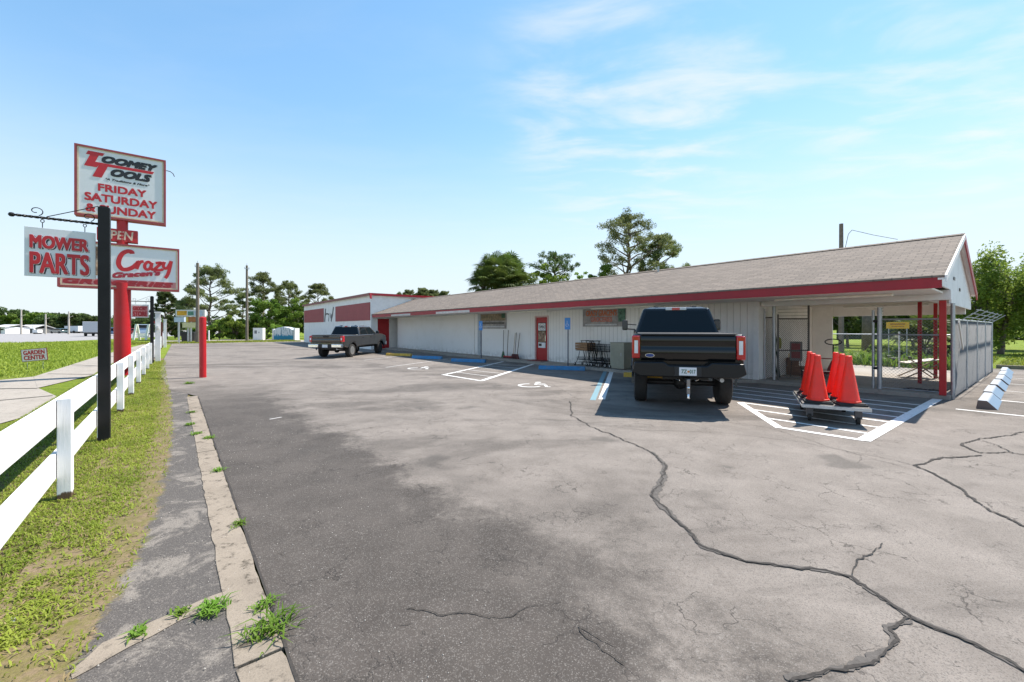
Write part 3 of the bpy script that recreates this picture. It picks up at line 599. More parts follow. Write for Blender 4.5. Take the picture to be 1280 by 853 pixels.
# posts of the carport
for (s_, t_) in ((1.32, 13.79), (2.0, 16.2), (1.9, 18.2)):
    w_ = .058 if t_ < 14 else .042; MB().box(s_ - w_, s_ + w_, t_ - w_, t_ + w_, .1, 2.28 if t_ < 14 else 2.37 if t_ < 17 else 2.44).part('carport_post', RED_POLE, shop, fn=site, bevel=.006)
# tube lights under the soffit (unlit)
TUBE = mat('light_diffuser', (.80, .78, .70), .4)
for s1_, s2_, t_, z_ in ((2.0, 4.4, 12.7, 2.43), (8.2, 11.0, 12.9, 2.43), (13.5, 16.2, 12.9, 2.43), (1.9, 3.9, 17.0, 2.36)):
    MB().box(s1_, s2_, t_ - .08, t_ + .08, z_ - .06, z_ - .002).part('tube_light', TUBE, shop, fn=site, bevel=.02)
# shop door
FRB = MB()
for a_, b__ in ((ds0 - .002, ds0 + .06), (ds1 - .06, ds1 + .002)): pass
MB().box(ds0 - .07, ds0 - .002, TW - .03, TW + .02, .1, DZ + .09).box(ds1 + .002, ds1 + .07, TW - .03, TW + .02, .1, DZ + .09).box(ds0 - .002, ds1 + .002, TW - .03, TW + .02, DZ + .02, DZ + .09).part('door_frame', mat('pink_frame', (.58, .42, .40), .6), shop, fn=site)
door = MB().box(ds0 + .004, ds1 - .004, TW + .02, TW + .06, .11, DZ + .018).part('door', RED_DOOR, shop, fn=site)
dc = (ds0 + ds1) / 2; dw = ds1 - ds0
MB().box(dc - dw * .33, dc + dw * .33, TW + .012, TW + .0195, .75, 1.9).part('door_glass', GLASS, door, fn=site)
MB().tube(S(ds0 + .12, TW - .03, 1.0), S(ds0 + .12, TW - .03, 1.3), .015, n=8).part('handle', CHROME, door, world=True)
def facing(s_, t_, z_): return Matrix.Translation(S(s_, t_, z_)) @ Matrix.Rotation(RZF, 4, 'Z')
def fpart(mb, name, m_, parent, M_, **k):      # mb in a facade frame matrix
    return mb.part(name, m_, parent, fn=lambda x, y, z: tuple(M_ @ Vector((x, y, z))), **k)
M_ = facing(dc + dw * .33, TW + .011, 0); W_ = dw * .66
fpart(MB().box(.02, W_ - .02, -.004, 0, 1.52, 1.86), 'opening_sign', SIGNW, door, M_)
fpart(text_mb('OPEN', W_ * .62, .14, .003, .03, x=W_ * .19, z=1.62, y=-.005), 'lettering', INK, door, M_)
el = [(W_ / 2 + W_ * .40 * math.cos(a_ * PI / 12), 1.69 + .14 * math.sin(a_ * PI / 12)) for a_ in range(25)]
fpart(stroke_mb([el], .014, .002, -.004), 'sign_ring', INK, door, M_)
fpart(MB().box(.02, W_ - .02, -.004, 0, .98, 1.48), 'poster', mat('poster_print', (.20, .12, .07), .5, vary=.9, scale=9, dirt=(.6, .5, .35), dirt_amt=.8, dscale=5), door, M_)
fpart(MB().box(.02, W_ - .02, -.004, 0, .70, .95), 'notice', SIGNW, door, M_)
fpart(MB().box(.05, W_ * .48, -.007, -.0045, .78, .90), 'notice_print', INK, door, M_)
MB().box(ds0 - .1, ds1 + .1, TW - .5, TW - .04, .101, .125).solo('door_mat', mat('door_mat_red', (.20, .045, .04), .9), 'flat dark red mat on the slab below the red shop door', 'mat', S(dc, TW - .3, .1), fn=site)

# banners on the wall
BAN = mat('banner_print', (.30, .28, .27), .6, vary=.45, scale=3, dirt=(.42, .36, .30), dirt_amt=.8, dscale=3)
def banner(px0, px1, py0, py1, label, build):
    s0_, _ = on_t(px0, 400, TW - .02); s1_, _ = on_t(px1, 400, TW - .02); _, z1_ = on_t(px0, py0, TW - .02); _, z0_ = on_t(px0, py1, TW - .02)
    th_ = thing('wall_banner', label, 'banner', S(s0_, TW - .02, z0_), RZF); W_ = s0_ - s1_; H_ = z1_ - z0_
    MB().box(0, W_, -.012, 0, 0, H_).part('panel', BAN, th_)
    build(th_, W_, H_)
def ban1(t, W_, H_):
    text_mb("CRAZY GRACEN'S", W_ * .72, H_ * .32, .004, .0, fat=.008, x=W_ * .08, z=H_ * .56, y=-.013).part('lettering', mat('orange_print', (.50, .13, .05), .6, vary=.2), t)
    text_mb("GROCERIES", W_ * .5, H_ * .26, .004, .0, fat=.008, x=W_ * .2, z=H_ * .25, y=-.013).part('lettering', mat('pink_print', (.48, .14, .10), .6, vary=.2), t)
    MB().box(W_ * .83, W_ * .985, -.0155, -.0125, H_ * .25, H_ * .96).part('picture', mat('green_print', (.07, .16, .11), .6, vary=.8, scale=8), t)
    MB().box(W_ * .06, W_ * .8, -.0145, -.0125, H_ * .06, H_ * .14).part('print_strip', mat('pale_print', (.5, .5, .5), .6, vary=.3, scale=20), t)
def ban2(t, W_, H_):
    MB().box(W_ * .03, W_ * .97, -.0145, -.0125, H_ * .52, H_ * .95).part('picture', mat('field_print', (.26, .20, .12), .6, vary=.7, scale=5, dirt=(.08, .10, .06), dirt_amt=.8, dscale=4), t)
    MB().box(W_ * .83, W_ * .96, -.017, -.0148, H_ * .68, H_ * .97).part('picture_corner', mat('dark_green_print', (.03, .10, .05), .6), t)
    MB().box(W_ * .04, W_ * .93, -.0145, -.0125, H_ * .30, H_ * .42).part('print_strip', mat('grey_print', (.10, .09, .08), .6, vary=.6, scale=14), t)
    MB().box(W_ * .04, W_ * .93, -.0145, -.0125, H_ * .08, H_ * .18).part('print_strip', mat('pale_print', (.5, .5, .5)), t)
banner(728.7, 783, 386, 408.5, 'grey banner with orange and pink grocery lettering on the wall above the carts', ban1)
banner(601, 633, 392.7, 411, 'grey brown banner with blurred print on the wall above the brooms', ban2)

# ------------------------------------------------------------------ the big hall at the far end
SH0, SH1, TH0, HZ = 31.75, 53.0, 11.71, 4.28
hall = thing('hall_building', 'tall white hall with red wall bands at the far end of the lot', 'building', S(SH0, TH0), RZF)
MB().box(SH0, SH1, TH0, TH0 + .2, 0, HZ - .12).box(SH0, SH0 + .2, TH0 + .201, 32, 0, HZ - .16).box(SH1 - .2, SH1, TH0 + .201, 32, 0, HZ - .32).part('wall', WHITE, hall, fn=site)
MB().prism([(TH0 - .15, HZ), (TH0 + 10, HZ - .15), (TH0 + 20, HZ - .5), (TH0 + 20, HZ - .62), (TH0 - .15, HZ - .13)], SH0 - .12, SH1 + .1, roofpt).part('roof', mat('metal_roof', (.45, .45, .46), .4), hall, world=True)
RT = mat('brown_red_trim', (.30, .04, .05), .5)
MB().box(SH0 - .14, SH1 + .12, TH0 - .18, TH0 - .152, HZ - .17, HZ + .03).part('fascia', mat('brown_trim', (.25, .09, .08), .6, vary=.2), hall, fn=site)
MB().box(SH0 - .15, SH0 - .122, TH0 - .18, TH0 + 12, HZ - .15, HZ + .025).part('side_trim', RED_TRIM, hall, fn=site)
MB().hexa([S(SH0 - .30, TH0 - .16, HZ - .42), S(SH0 - .20, TH0 - .16, HZ - .42), S(SH0 - .2, TH0 - .04, HZ - .42), S(SH0 - .30, TH0 - .04, HZ - .42)], [S(SH0 - .22, TH0 - .16, HZ - .05), S(SH0 + .0, TH0 - .16, HZ - .05), S(SH0 + .0, TH0 - .04, HZ - .05), S(SH0 - .22, TH0 - .04, HZ - .05)]).part('gutter_end', RED_TRIM, hall, world=True)
for a_, b__, y0_, y1_ in ((462.5, 419.5, 378, 400.5), (404.5, 380.5, 388, 404)):
    sa_, za_ = on_t(a_, y0_, TH0 - .02); sb_, _ = on_t(b__, 400, TH0 - .02); _, zb_ = on_t(a_, y1_, TH0 - .02)
    if a_ < 410: zb_, za_ = BZ
    BZ = (zb_, za_)
    MB().box(sa_, min(sb_, SH1 - .1), TH0 - .045, TH0 - .002, zb_, za_).part('red_band', RED_BAND, hall, fn=site)
    for k in range(1, 7): 
        zz_ = zb_ + (za_ - zb_) * k / 7; MB().box(sa_ + .02, min(sb_, SH1 - .1) - .02, TH0 - .052, TH0 - .047, zz_ - .012, zz_ + .012).part('band_seam', RT, hall, fn=site) if k % 2 else None
# brushed black marks between the bands
sL, _ = on_t(405.5, 400, TH0); M_ = facing(sL, TH0 - .003, BZ[0] - .1)
Wm = (sL - on_t(417.5, 400, TH0)[0]); Hm = BZ[1] - BZ[0] + .1
GM = mat('grey_print_mark', (.09, .09, .10), .5)
fpart(stroke_mb([[(.12, .1), (.3, Hm * .5), (.45, Hm * .95)], [(.2, Hm * .5), (.9, Hm * .62), (Wm * .5, Hm * .55)], [(Wm * .45, Hm * .1), (Wm * .52, Hm * .5)], [(Wm * .60, Hm * .62), (Wm * .7, Hm * .3), (Wm * .78, Hm * .55)], [(Wm * .72, .15), (Wm * .86, Hm * .5), (Wm * .96, Hm)]], [.30, .14, .10, .12, .24], .02), 'painted_marks', GM, hall, M_)
# red side door of the hall
def sidept(x, y, z): return tuple(S(SH0 - .002 - y, TH0 + x, z))
x0_, x1_ = .50, 1.42
MB().box(x0_, x1_, .0, .04, .05, 2.35).part('side_door', RED_DOOR, hall, fn=sidept)
MB().box(x0_ - .06, x0_ - .002, 0, .06, .05, 2.42).box(x1_ + .002, x1_ + .06, 0, .06, .05, 2.42).box(x0_ - .002, x1_ + .002, 0, .06, 2.352, 2.42).part('side_door_frame', WHITE, hall, fn=sidept)
MB().box(x0_ + .06, x0_ + .14, .041, .09, 1.1, 1.15).part('door_handle', GALV, hall, fn=sidept)

# ------------------------------------------------------------------ white rail fence
fence = thing('rail_fence', 'white two-rail timber fence running along the grass verge', 'fence', S(5.94, -.83), RZF)
fs_ = 5.94 - 2.68 * 2; k = 0
sv = fs_
POSTM = NB('fence_post_paint'); _x = POSTM.n.new('ShaderNodeSeparateXYZ'); POSTM.l.new(POSTM.co, _x.inputs[0])
_f = POSTM.math('MULTIPLY', POSTM.ramp(POSTM.math('ADD', _x.outputs['Z'], POSTM.math('MULTIPLY', POSTM.noise(25, 4), .09)), .105, .085), 1.0)
_v = POSTM.mapping((14, 14, 1.2)); _c = POSTM.mix(POSTM.ramp(POSTM.noise(3, 6, .7, vec=_v), .45, .75, 0, .45), (.80, .80, .80), (.55, .55, .53))
POSTM.bump(POSTM.noise(3, 6, .7, vec=_v), .5, .006); POSTM.done(POSTM.mix(_f, _c, (.10, .065, .04)), .6)
posts = []
while sv < 62:
    j = .01 * mnoise.noise(Vector((sv, 0, 0)))
    MB().box(sv - .062, sv + .062, -.83 - .05 + j, -.83 + .05 + j, -.06, .965).part('post', POSTM.m, fence, fn=site, bevel=.006); posts.append(sv); sv += 2.68
for i in range(len(posts) - 1):
    a_, b__ = posts[i] + .003, posts[i + 1] - .003
    for z0_, z1_ in ((.69, .945), (.20, .44)):
        d = .01 * mnoise.noise(Vector((a_, z0_ * 9, 0))); d2 = .01 * mnoise.noise(Vector((b__, z0_ * 9, 0)))
        MB().hexa([S(a_, -.925, z0_ + d), S(b__, -.925, z0_ + d2), S(b__, -.885, z0_ + d2), S(a_, -.885, z0_ + d)], [S(a_, -.925, z1_ + d), S(b__, -.925, z1_ + d2), S(b__, -.885, z1_ + d2), S(a_, -.885, z1_ + d)]).part('rail', WHITE_FENCE, fence, world=True, bevel=.004)
# taller white posts at the far end of the fence
for px_i, yb, yt, lab in ((197.3, 452, 391.5, 'taller white square post with a short crossbar standing in the fence line'), (206.3, 437, 400, 'second tall white square post, farther along the fence line')):
    p = S(0, -.62) ; rr = (px_i - 640) / FPX; Y_ = -.62 / (rr * VX + VY); X_ = rr * Y_; zt = CAMH + (HY - yt) * Y_ / FPX
    t_ = thing('tall_post', lab, 'post', (X_, Y_, 0), RZF)
    MB().box(-.10, .10, -.10, .10, -.05, zt).part('post', WHITE_FENCE, t_, bevel=.01)
    MB().box(-.13, .13, -.13, .13, zt, zt + .06).part('cap', WHITE_FENCE, t_)
    if px_i < 200: MB().box(.101, .55, -.04, .04, zt - .75, zt - .62).part('crossbar', WHITE_FENCE, t_)
rr = (201.5 - 640) / FPX; Y_ = -.85 / (rr * VX + VY)
MB().box(-.09, .09, -.09, .09, -.05, CAMH + 7 * Y_ / FPX).solo('brown_post', mat('brown_stain', (.12, .04, .03), .7), 'dark red brown timber post between the two tall white posts', 'post', (rr * Y_, Y_, 0), rz=RZF, bevel=.01)

# ------------------------------------------------------------------ roadside signs
def hanging_sign(base, z_top, arm, board, label_p, label_b, build, two=True, name='sign_post'):
    # board: (x0, x1, z0, z1) in the local frame x = v
    t_ = thing(name, label_p, 'sign post', (base.x, base.y, 0), RZS)
    MB().box(-.065, .065, -.065, .065, -.06, z_top).part('post', BLACK_MET, t_, bevel=.004)
    MB().box(-.045, .045, -.045, .045, z_top, z_top + .02).part('cap', BLACK_MET, t_)
    za = board[3] + .14; zl = za + .03
    a_ = MB(); n = 26
    for i in range(n):      # twisted square bar
        x0_ = -.065 + (arm + .065) * i / n; x1_ = -.065 + (arm + .065) * (i + 1) / n
        th1 = i * .9; th2 = (i + 1) * .9
        def ring(x, th): return [(x, .02 * math.cos(th + q * PI / 2), za + .02 * math.sin(th + q * PI / 2)) for q in range(4)]
        r1, r2 = ring(x0_, th1), ring(x1_, th2); a_.add(r1 + r2, [(q, (q + 1) % 4, 4 + (q + 1) % 4, 4 + q) for q in range(4)])
    a_.lathe([(.0, -.035), (.026, -.02), (.03, 0), (.026, .02), (.0, .035)], (arm - .02, 0, za), 10, 'x')
    a_.part('bracket_arm', BLACK_MET, t_)
    sc = MB()
    for cx in (arm + .20, -.17):
        pts = [(cx + (.075 - .0035 * q) * math.cos(q * .42 - 1.2), 0, za + .085 + (.065 - .003 * q) * math.sin(q * .42 - 1.2)) for q in range(16)]
        sc.path(pts, .006, 6)
    sc.part('scroll', BLACK_MET, t_)
    MB().tube((arm + .30, 0, za + .02), (-.065, 0, za + .26), .006, n=6).part('stay_rod', BLACK_MET, t_)
    h = MB(); cxs = (board[0] + (board[1] - board[0]) * .24, board[0] + (board[1] - board[0]) * .84)
    for cx in cxs:
        h.path([(cx + .018 * math.cos(q * PI / 4), 0, za - .045 + .022 * math.sin(q * PI / 4)) for q in range(9)], .005, 6); h.tube((cx, 0, za - .066), (cx, 0, board[3] + .0), .005, n=6)
    b_ = thing('hanging_sign_board', label_b, 'sign', (base.x, base.y, 0), RZS)
    MB().box(board[0], board[1], -.012, .012, board[2], board[3]).part('board', SIGNW, b_, bevel=.003)
    h.part('hook', BLACK_MET, b_); build(b_, *board); return t_
def rib(t_, bd):
    pass
def mower(b_, x0, x1, z0, z1):
    W_, H_ = x1 - x0, z1 - z0
    for nm, m_, dx, dz, dy, fa in (('letter_shadow', INK, .012, -.012, -.0125, .012), ('lettering', RED_INK, 0, 0, -.0185, .008)):
        text_mb('MOWER', W_ * .83, H_ * .27, .003, .0, fat=fa, x=x0 + W_ * .07 + dx, z=z0 + H_ * .575 + dz, y=dy).part(nm, m_, b_)
        text_mb('PARTS', W_ * .84, H_ * .44, .003, .0, fat=fa, x=x0 + W_ * .07 + dx, z=z0 + H_ * .065 + dz, y=dy).part(nm, m_, b_)
    text_mb('MOWER', W_ * .85, H_ * .29, .001, .0, fat=.013, x=x0 + W_ * .06, z=z0 + H_ * .565, y=-.0165).part('letter_outline', SIGNW, b_)
    text_mb('PARTS', W_ * .86, H_ * .46, .001, .0, fat=.013, x=x0 + W_ * .06, z=z0 + H_ * .055, y=-.0165).part('letter_outline', SIGNW, b_)
P1 = G(130.5, 549.5)
hanging_sign(P1, 3.42, -.88, (-.785, -.093, 2.36, 3.035), 'black square sign post with scrolled bracket arm, nearest of the black posts', 'white hanging board reading MOWER PARTS in red letters', mower)
# metal straps tying the post to the fence
def store(b_, x0, x1, z0, z1):
    W_, H_ = x1 - x0, z1 - z0
    MB().box(x0 + W_ * .06, x1 - W_ * .06, -.014, -.0125, z0 + H_ * .06, z1 - H_ * .10).part('backing', mat('pink_panel', (.55, .22, .22), .5), b_)
    text_mb('GROCERY', W_ * .8, H_ * .30, .003, .0, fat=.01, x=x0 + W_ * .1, z=z0 + H_ * .54, y=-.0145).part('lettering', mat('deep_red_ink', (.34, .02, .03), .5), b_)
    text_mb('STORE', W_ * .82, H_ * .40, .003, .0, fat=.014, x=x0 + W_ * .09, z=z0 + H_ * .08, y=-.0145).part('lettering', mat('deep_red_ink', (.34, .02, .03)), b_)
def px_to_x(base, px):      # along v from a base point
    r = (px - 640) / FPX; return (r * base.y - base.x) / (VX - r * VY)
rr = (190 - 640) / FPX; Y_ = -.80 / (rr * VX + VY); P2 = Vector((rr * Y_, Y_, 0))
zf = lambda P, x, py: CAMH + (HY - py) * (P.y + x * VY) / FPX
xa, xb = px_to_x(P2, 164), px_to_x(P2, 186)
hanging_sign(P2, zf(P2, 0, 371), px_to_x(P2, 160), (xa, xb, zf(P2, xa, 397), zf(P2, xa, 380.5)), 'black square sign post with bracket arm behind the red pylon pole', 'white hanging board with red STORE lettering on the second black post', store)
rr = (206.5 - 640) / FPX; Y_ = -1.15 / (rr * VX + VY); P3 = Vector((rr * Y_, Y_, 0)); xa, xb = px_to_x(P3, 191), px_to_x(P3, 202)
hanging_sign(P3, zf(P3, 0, 397), px_to_x(P3, 190), (xa, xb, zf(P3, xa, 406), zf(P3, xa, 396.5)), 'thin black sign post farthest along the fence beyond the tall white posts', 'small red and white hanging board on the farthest black post', lambda b_, x0, x1, z0, z1: MB().box(x0 + .12, x1 - .12, -.016, -.0125, z0 + .12, z1 - .25).part('red_print', RED_INK, b_))

# the red pylon
PB = Vector((-13.45, 14.5, 0)); py_t = thing('pylon_sign', 'tall red pole sign carrying two big white boards by the sidewalk', 'pole sign', PB, RZS)
MB().tube((0, 0, -.1), (0, 0, 3.2), .225, n=28).part('pole', RED_POLE, py_t, smooth=40)
MB().tube((0, .0, 3.2), (0, 0, 5.45), .15, n=24).part('upper_pole', RED_POLE, py_t, smooth=40)
def board(x0, x1, z0, z1, th_=.16, name='sign_cabinet'):
    c = MB().box(x0, x1, -th_, th_, z0, z1).part(name, SIGNW, py_t)
    fr = .06
    MB().box(x0 - .005, x1 + .005, -th_ - .03, th_ + .03, z1, z1 + fr).box(x0 - .005, x1 + .005, -th_ - .03, th_ + .03, z0 - fr, z0).box(x0 - fr, x0 - .006, -th_ - .03, th_ + .03, z0 - fr, z1 + fr).box(x1 + .006, x1 + fr, -th_ - .03, th_ + .03, z0 - fr, z1 + fr).part('cabinet_frame', RED_BAND, c)
    MB().box(x0 + .01, x1 - .01, -th_ - .012, -th_ - .002, z0 + .005, z0 + .045).box(x0 + .01, x1 - .01, -th_ - .012, -th_ - .002, z1 - .035, z1 - .005).box(x0 + .005, x0 + .04, -th_ - .012, -th_ - .002, z0 + .05, z1 - .04).box(x1 - .04, x1 - .005, -th_ - .012, -th_ - .002, z0 + .05, z1 - .04).part('inner_edge', CREAM, c)
    return c
c = board(-1.08, 1.10, 5.40, 7.60); yf = -.163
x0, z0 = -1.08, 5.40
# crop of the face: u from 0 to 1 across, v from 0 (top) to 1 (bottom)
fx = lambda u: x0 + u * 2.18
fz = lambda v: 7.60 - v * 2.20
TXT_D = .006
sh = .33
text_mb('OOMEY', 1.44, .25, TXT_D, .0, .35, x=fx(.265), z=fz(.19), y=yf, fat=.022).part('lettering', INK, c)
text_mb('OOLS', 1.06, .27, TXT_D, .0, .35, x=fx(.365), z=fz(.375), y=yf, fat=.022).part('lettering', INK, c)
def poly_mb(pts, d_, y=yf): return MB().prism([(fx(a), fz(b_)) for a, b_ in pts], y - d_, y, lambda p, q, h: (p, h, q))
poly_mb([(.12, .045), (.30, .045), (.275, .09), (.235, .09), (.195, .195), (.88, .195), (.86, .237), (.335, .237), (.265, .42), (.165, .42), (.235, .237), (.21, .275), (.075, .275), (.14, .10), (.095, .10)], .007).part('red_letter_t', RED_INK, c)
text_mb('"A Traditions & More"', 1.12, .075, .004, .0, .3, x=fx(.31), z=fz(.445), y=yf, fat=.004).part('lettering', INK, c)
text_mb('FRIDAY', 1.22, .25, TXT_D, .0, x=fx(.225), z=fz(.625), y=yf, fat=.012).part('lettering', RED_INK, c)
text_mb('SATURDAY', 1.83, .27, TXT_D, .0, x=fx(.08), z=fz(.79), y=yf, fat=.012).part('lettering', RED_INK, c)
text_mb('& SUNDAY', 1.77, .27, TXT_D, .0, x=fx(.09), z=fz(.955), y=yf, fat=.012).part('lettering', RED_INK, c)
MB().path([(1.17, 0, 7.35), (1.28, -.05, 7.33), (1.36, -.05, 7.27), (1.40, -.05, 7.17)], .014, 6).part('lamp_arm', BLACK_MET, py_t)
# small OPEN box
c = MB().box(-.62, .40, -.14, .14, 4.60, 5.02).part('open_sign', mat('red_panel', (.48, .02, .025), .5, vary=.25, scale=6), py_t)
text_mb('OPEN', .85, .30, .006, .02, .1, x=-.56, z=4.66, y=-.142).part('lettering', mat('worn_letter', (.62, .45, .35), .6, vary=.3), c)
# lower cabinet
c = board(-1.46, 1.48, 3.03, 4.46); yf = -.163
CRZ = []
def P_(u, v): return (-.16 + u, 3.66 + (v - .17) * 1.08)      # script lettering box
strokes = [
  [(.42, .68), (.40, .74), (.30, .75), (.17, .66), (.09, .48), (.08, .30), (.17, .17), (.32, .18), (.46, .27), (.53, .36)],
  [(.53, .36), (.58, .44), (.57, .34), (.53, .20)], [(.57, .34), (.64, .44), (.72, .46)],
  [(.92, .40), (.84, .46), (.76, .38), (.75, .26), (.82, .20), (.90, .28), (.94, .44)], [(.94, .44), (.92, .28), (.96, .21), (1.04, .26)],
  [(1.04, .44), (1.20, .46), (1.10, .34), (1.02, .22), (1.18, .22), (1.24, .26)],
  [(1.28, .50), (1.25, .36), (1.30, .28), (1.38, .34), (1.47, .54)], [(1.47, .54), (1.43, .32), (1.37, .08), (1.30, -.04)]]
stroke_mb([[P_(*p) for p in smooth_line(s_, 5)] for s_ in strokes], [.13, .105, .095, .09, .09, .09, .09, .10], .006, yf).part('script_lettering', RED_INK, c)
text_mb("Gracen's", 1.25, .20, TXT_D, .0, .2, x=-.24, z=3.33, y=yf - .009, skew=.15, fat=.018).part('lettering', mat('dark_red_ink', (.36, .02, .04), .4), c)
MB().box(-1.42, 1.44, yf - .003, yf, 3.07, 3.29).part('pink_strip', mat('pink_panel', (.55, .22, .22)), c)
text_mb('GROCERIES', 2.76, .19, .005, .0, .25, x=-1.40, z=3.085, y=yf - .004, fat=.02).part('lettering', mat('deep_red_ink', (.34, .02, .03)), c)
MB().box(-1.10, -.42, yf - .006, yf, 3.40, 4.36).part('picture_panel', mat('portrait_print', (.30, .18, .11), .5, vary=.8, scale=4, dirt=(.62, .5, .40), dirt_amt=.8, dscale=3), c)
# pale apron print between picture and lettering is part of the panel

# yard sign on the far grass
ys = G(44, 461.5); yt_ = thing('yard_sign', 'small tilted white yard sign with red GARDEN CENTER letters in the far grass', 'sign', ys, math.radians(15))
k_ = ys.y / FPX; W_, H_ = 26 * k_, 15.5 * k_; zb = CAMH - (451.5 - HY) * k_
Mt = Matrix.Translation((0, 0, zb)) @ Matrix.Rotation(math.radians(-5), 4, 'Y')
def tl(mb): return dict(fn=None)
def rotp(mb): mb.v = [tuple(Mt @ Vector(v)) for v in mb.v]; return mb
rotp(MB().box(-W_ / 2, W_ / 2, -.008, .008, 0, H_)).part('panel', mat('red_edge', (.20, .02, .03), .5), yt_)
rotp(MB().box(-W_ / 2 + .02, W_ / 2 - .02, -.011, -.0085, .02, H_ - .02)).part('face', mat('pink_white', (.78, .72, .69), .5), yt_)
rotp(text_mb('GARDEN', W_ * .82, H_ * .36, .003, .0, fat=.007, x=-W_ * .41, z=H_ * .53, y=-.0115)).part('lettering', RED_INK, yt_)
rotp(text_mb('CENTER', W_ * .82, H_ * .36, .003, .0, fat=.007, x=-W_ * .41, z=H_ * .12, y=-.0115)).part('lettering', RED_INK, yt_)
MB().tube((-W_ * .3, 0, -.05), (-W_ * .3, 0, zb + .03), .006, n=6).tube((W_ * .3, 0, -.05), (W_ * .3, 0, zb + .0), .006, n=6).part('wire_legs', GALV, yt_)

# red bollard, leaning a little
bb = G(253.6, 472); zt = CAMH + (HY - 397.5) * bb.y / FPX
bt = thing('steel_bollard', 'tall thick red steel bollard leaning slightly at the lot edge', 'bollard', bb, RZF)
MB().tube((0, 0, -.05), (-.11, 0, zt), .098, .098, 22).part('pipe', RED_POLE, bt, smooth=40)
MB().lathe([(.100, 0), (.095, .015), (.06, .03), (.001, .04)], (-.11, 0, zt), 20).part('concrete_fill', RED_POLE, bt, smooth=40)
# utility poles
def pole(px, pyb, pyt, r, label, cross=True, wire=None, Yf=None, lean=0):
    b_ = G(px, pyb) if Yf is None else on_Y(px, Yf); h = CAMH + (HY - pyt) * b_.y / FPX
    t_ = thing('utility_pole', label, 'pole', (b_.x, b_.y, 0), RZF)
    MB().tube((0, 0, -.1), (lean, 0, h), r, r * .7, 12).part('shaft', WOODG, t_, smooth=40)
    if cross:
        MB().box(-.03, .03, -.25, .25, h - .45, h - .38).tube((lean, .22, h - .38), (lean, .22, h - .2), .03, n=6).tube((lean, -.22, h - .38), (lean, -.22, h - .2), .03, n=6).tube((lean, 0, h), (lean, 0, h + .25), .03, .02, 6).part('insulators', GALV, t_)
    return t_
pole(247, 427, 329, .19, 'wooden utility pole behind the red bollard beside the far signs', Yf=46)
pole(308.7, 427, 332, .16, 'wooden utility pole left of the white box at the far lot edge', lean=-.1)
pp = pole(1051.5, 470, 280, .12, 'dark utility pole rising behind the shop roof ridge', False, Yf=20.5)
WIRE = mat('cable', (.10, .10, .10), .6)
t_ = pp; hh = CAMH + (HY - 280) * 20.5 / FPX
MB().path([(.05, 0, hh - 1.7), (.16, 0, hh - 1.2), (.28, 0, hh - .55), (.42, 0, hh - .38), (1.2, 0, hh - .75), (2.2, -1.0, hh - 1.25)], .012, 6).part('service_wire', WIRE, t_)

# ------------------------------------------------------------------ wheel stops
def wheel_stop(name, p, q, w0, w1, h, m_, label, group, off=(0, 0)):
    # p, q: ends of the near ground edge; section w0 wide at the foot
    L_ = (q - p).length; d = (q - p).normalized(); ang = math.atan2(d.y, d.x)
    t_ = MB(); a_ = (w0 - w1) / 2
    sec = [(0, 0), (w0, 0), (w0 - a_ + off[0], h), (a_ + off[1], h)]
    t_.prism(sec, 0, L_, lambda y, z, x: (x, y, z)); o = t_.solo(name, m_, label, 'wheel stop', p, group, rz=ang, bevel=.012); return o
BG_ = 'blue wheel stops along the shop front'
a_ = G(673, 462); wheel_stop('wheel_stop', a_, a_ + SN * 1.83, .18, .12, .15, BLUE, 'blue wheel stop nearest the shopping carts', BG_)
a_ = G(563.5, 452.3); wheel_stop('wheel_stop', a_, a_ + Vector((.93, -.36, 0)) * 1.83, .18, .12, .15, BLUE, 'blue wheel stop in front of the pilaster and banner', BG_)
a_ = G(514.5, 448.3); wheel_stop('wheel_stop', a_, a_ + Vector((.93, -.36, 0)) * 1.83, .18, .12, .15, BLUE, 'blue wheel stop beside the yellow one, farthest of the blue ones', BG_)
a_ = G(482, 444.8); wheel_stop('wheel_stop', a_, a_ + Vector((.93, -.36, 0)) * 1.75, .18, .12, .15, YELLOW, 'faded yellow wheel stop left of the blue ones', 'yellow wheel stops')
a_ = G(779.5, 471.5); wheel_stop('wheel_stop', a_, a_ + SN * 1.83, .18, .12, .15, YELLOW, 'yellow wheel stop in front of the black pickup', 'yellow wheel stops')
WS = NB('pale_blue_stop_paint'); _g = WS.n.new('ShaderNodeNewGeometry'); _s = WS.n.new('ShaderNodeSeparateXYZ'); WS.l.new(WS.co, _s.inputs[0])
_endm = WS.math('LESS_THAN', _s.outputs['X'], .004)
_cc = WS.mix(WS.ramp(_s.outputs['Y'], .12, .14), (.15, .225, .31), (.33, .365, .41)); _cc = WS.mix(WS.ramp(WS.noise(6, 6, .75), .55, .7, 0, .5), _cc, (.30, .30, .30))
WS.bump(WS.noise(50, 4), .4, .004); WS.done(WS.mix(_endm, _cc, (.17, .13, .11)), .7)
p0 = G(1246.5, 513.2); vdir = Vector((VX, VY, 0))
ord_ = ['nearest of the row', 'second from the front', 'third of the row', 'fourth of the row', 'fifth of the row', 'last of the row, nearest the grass']
for k in range(6):
    p = p0 + vdir * (k * 1.97) + Vector((R_.uniform(-.03, .03), 0, 0))
    L_ = 1.68; mb = MB(); mb.prism([(0, 0), (.30, 0), (.275, .17), (.15, .17)], 0, L_, lambda y, z, x: (x, y, z))
    mb.solo('wheel_stop', WS.m, 'pale blue wheel stop right of the slatted fence, ' + ord_[k], 'wheel stop', p, 'pale blue wheel stops in a row', rz=RZS, bevel=.008)

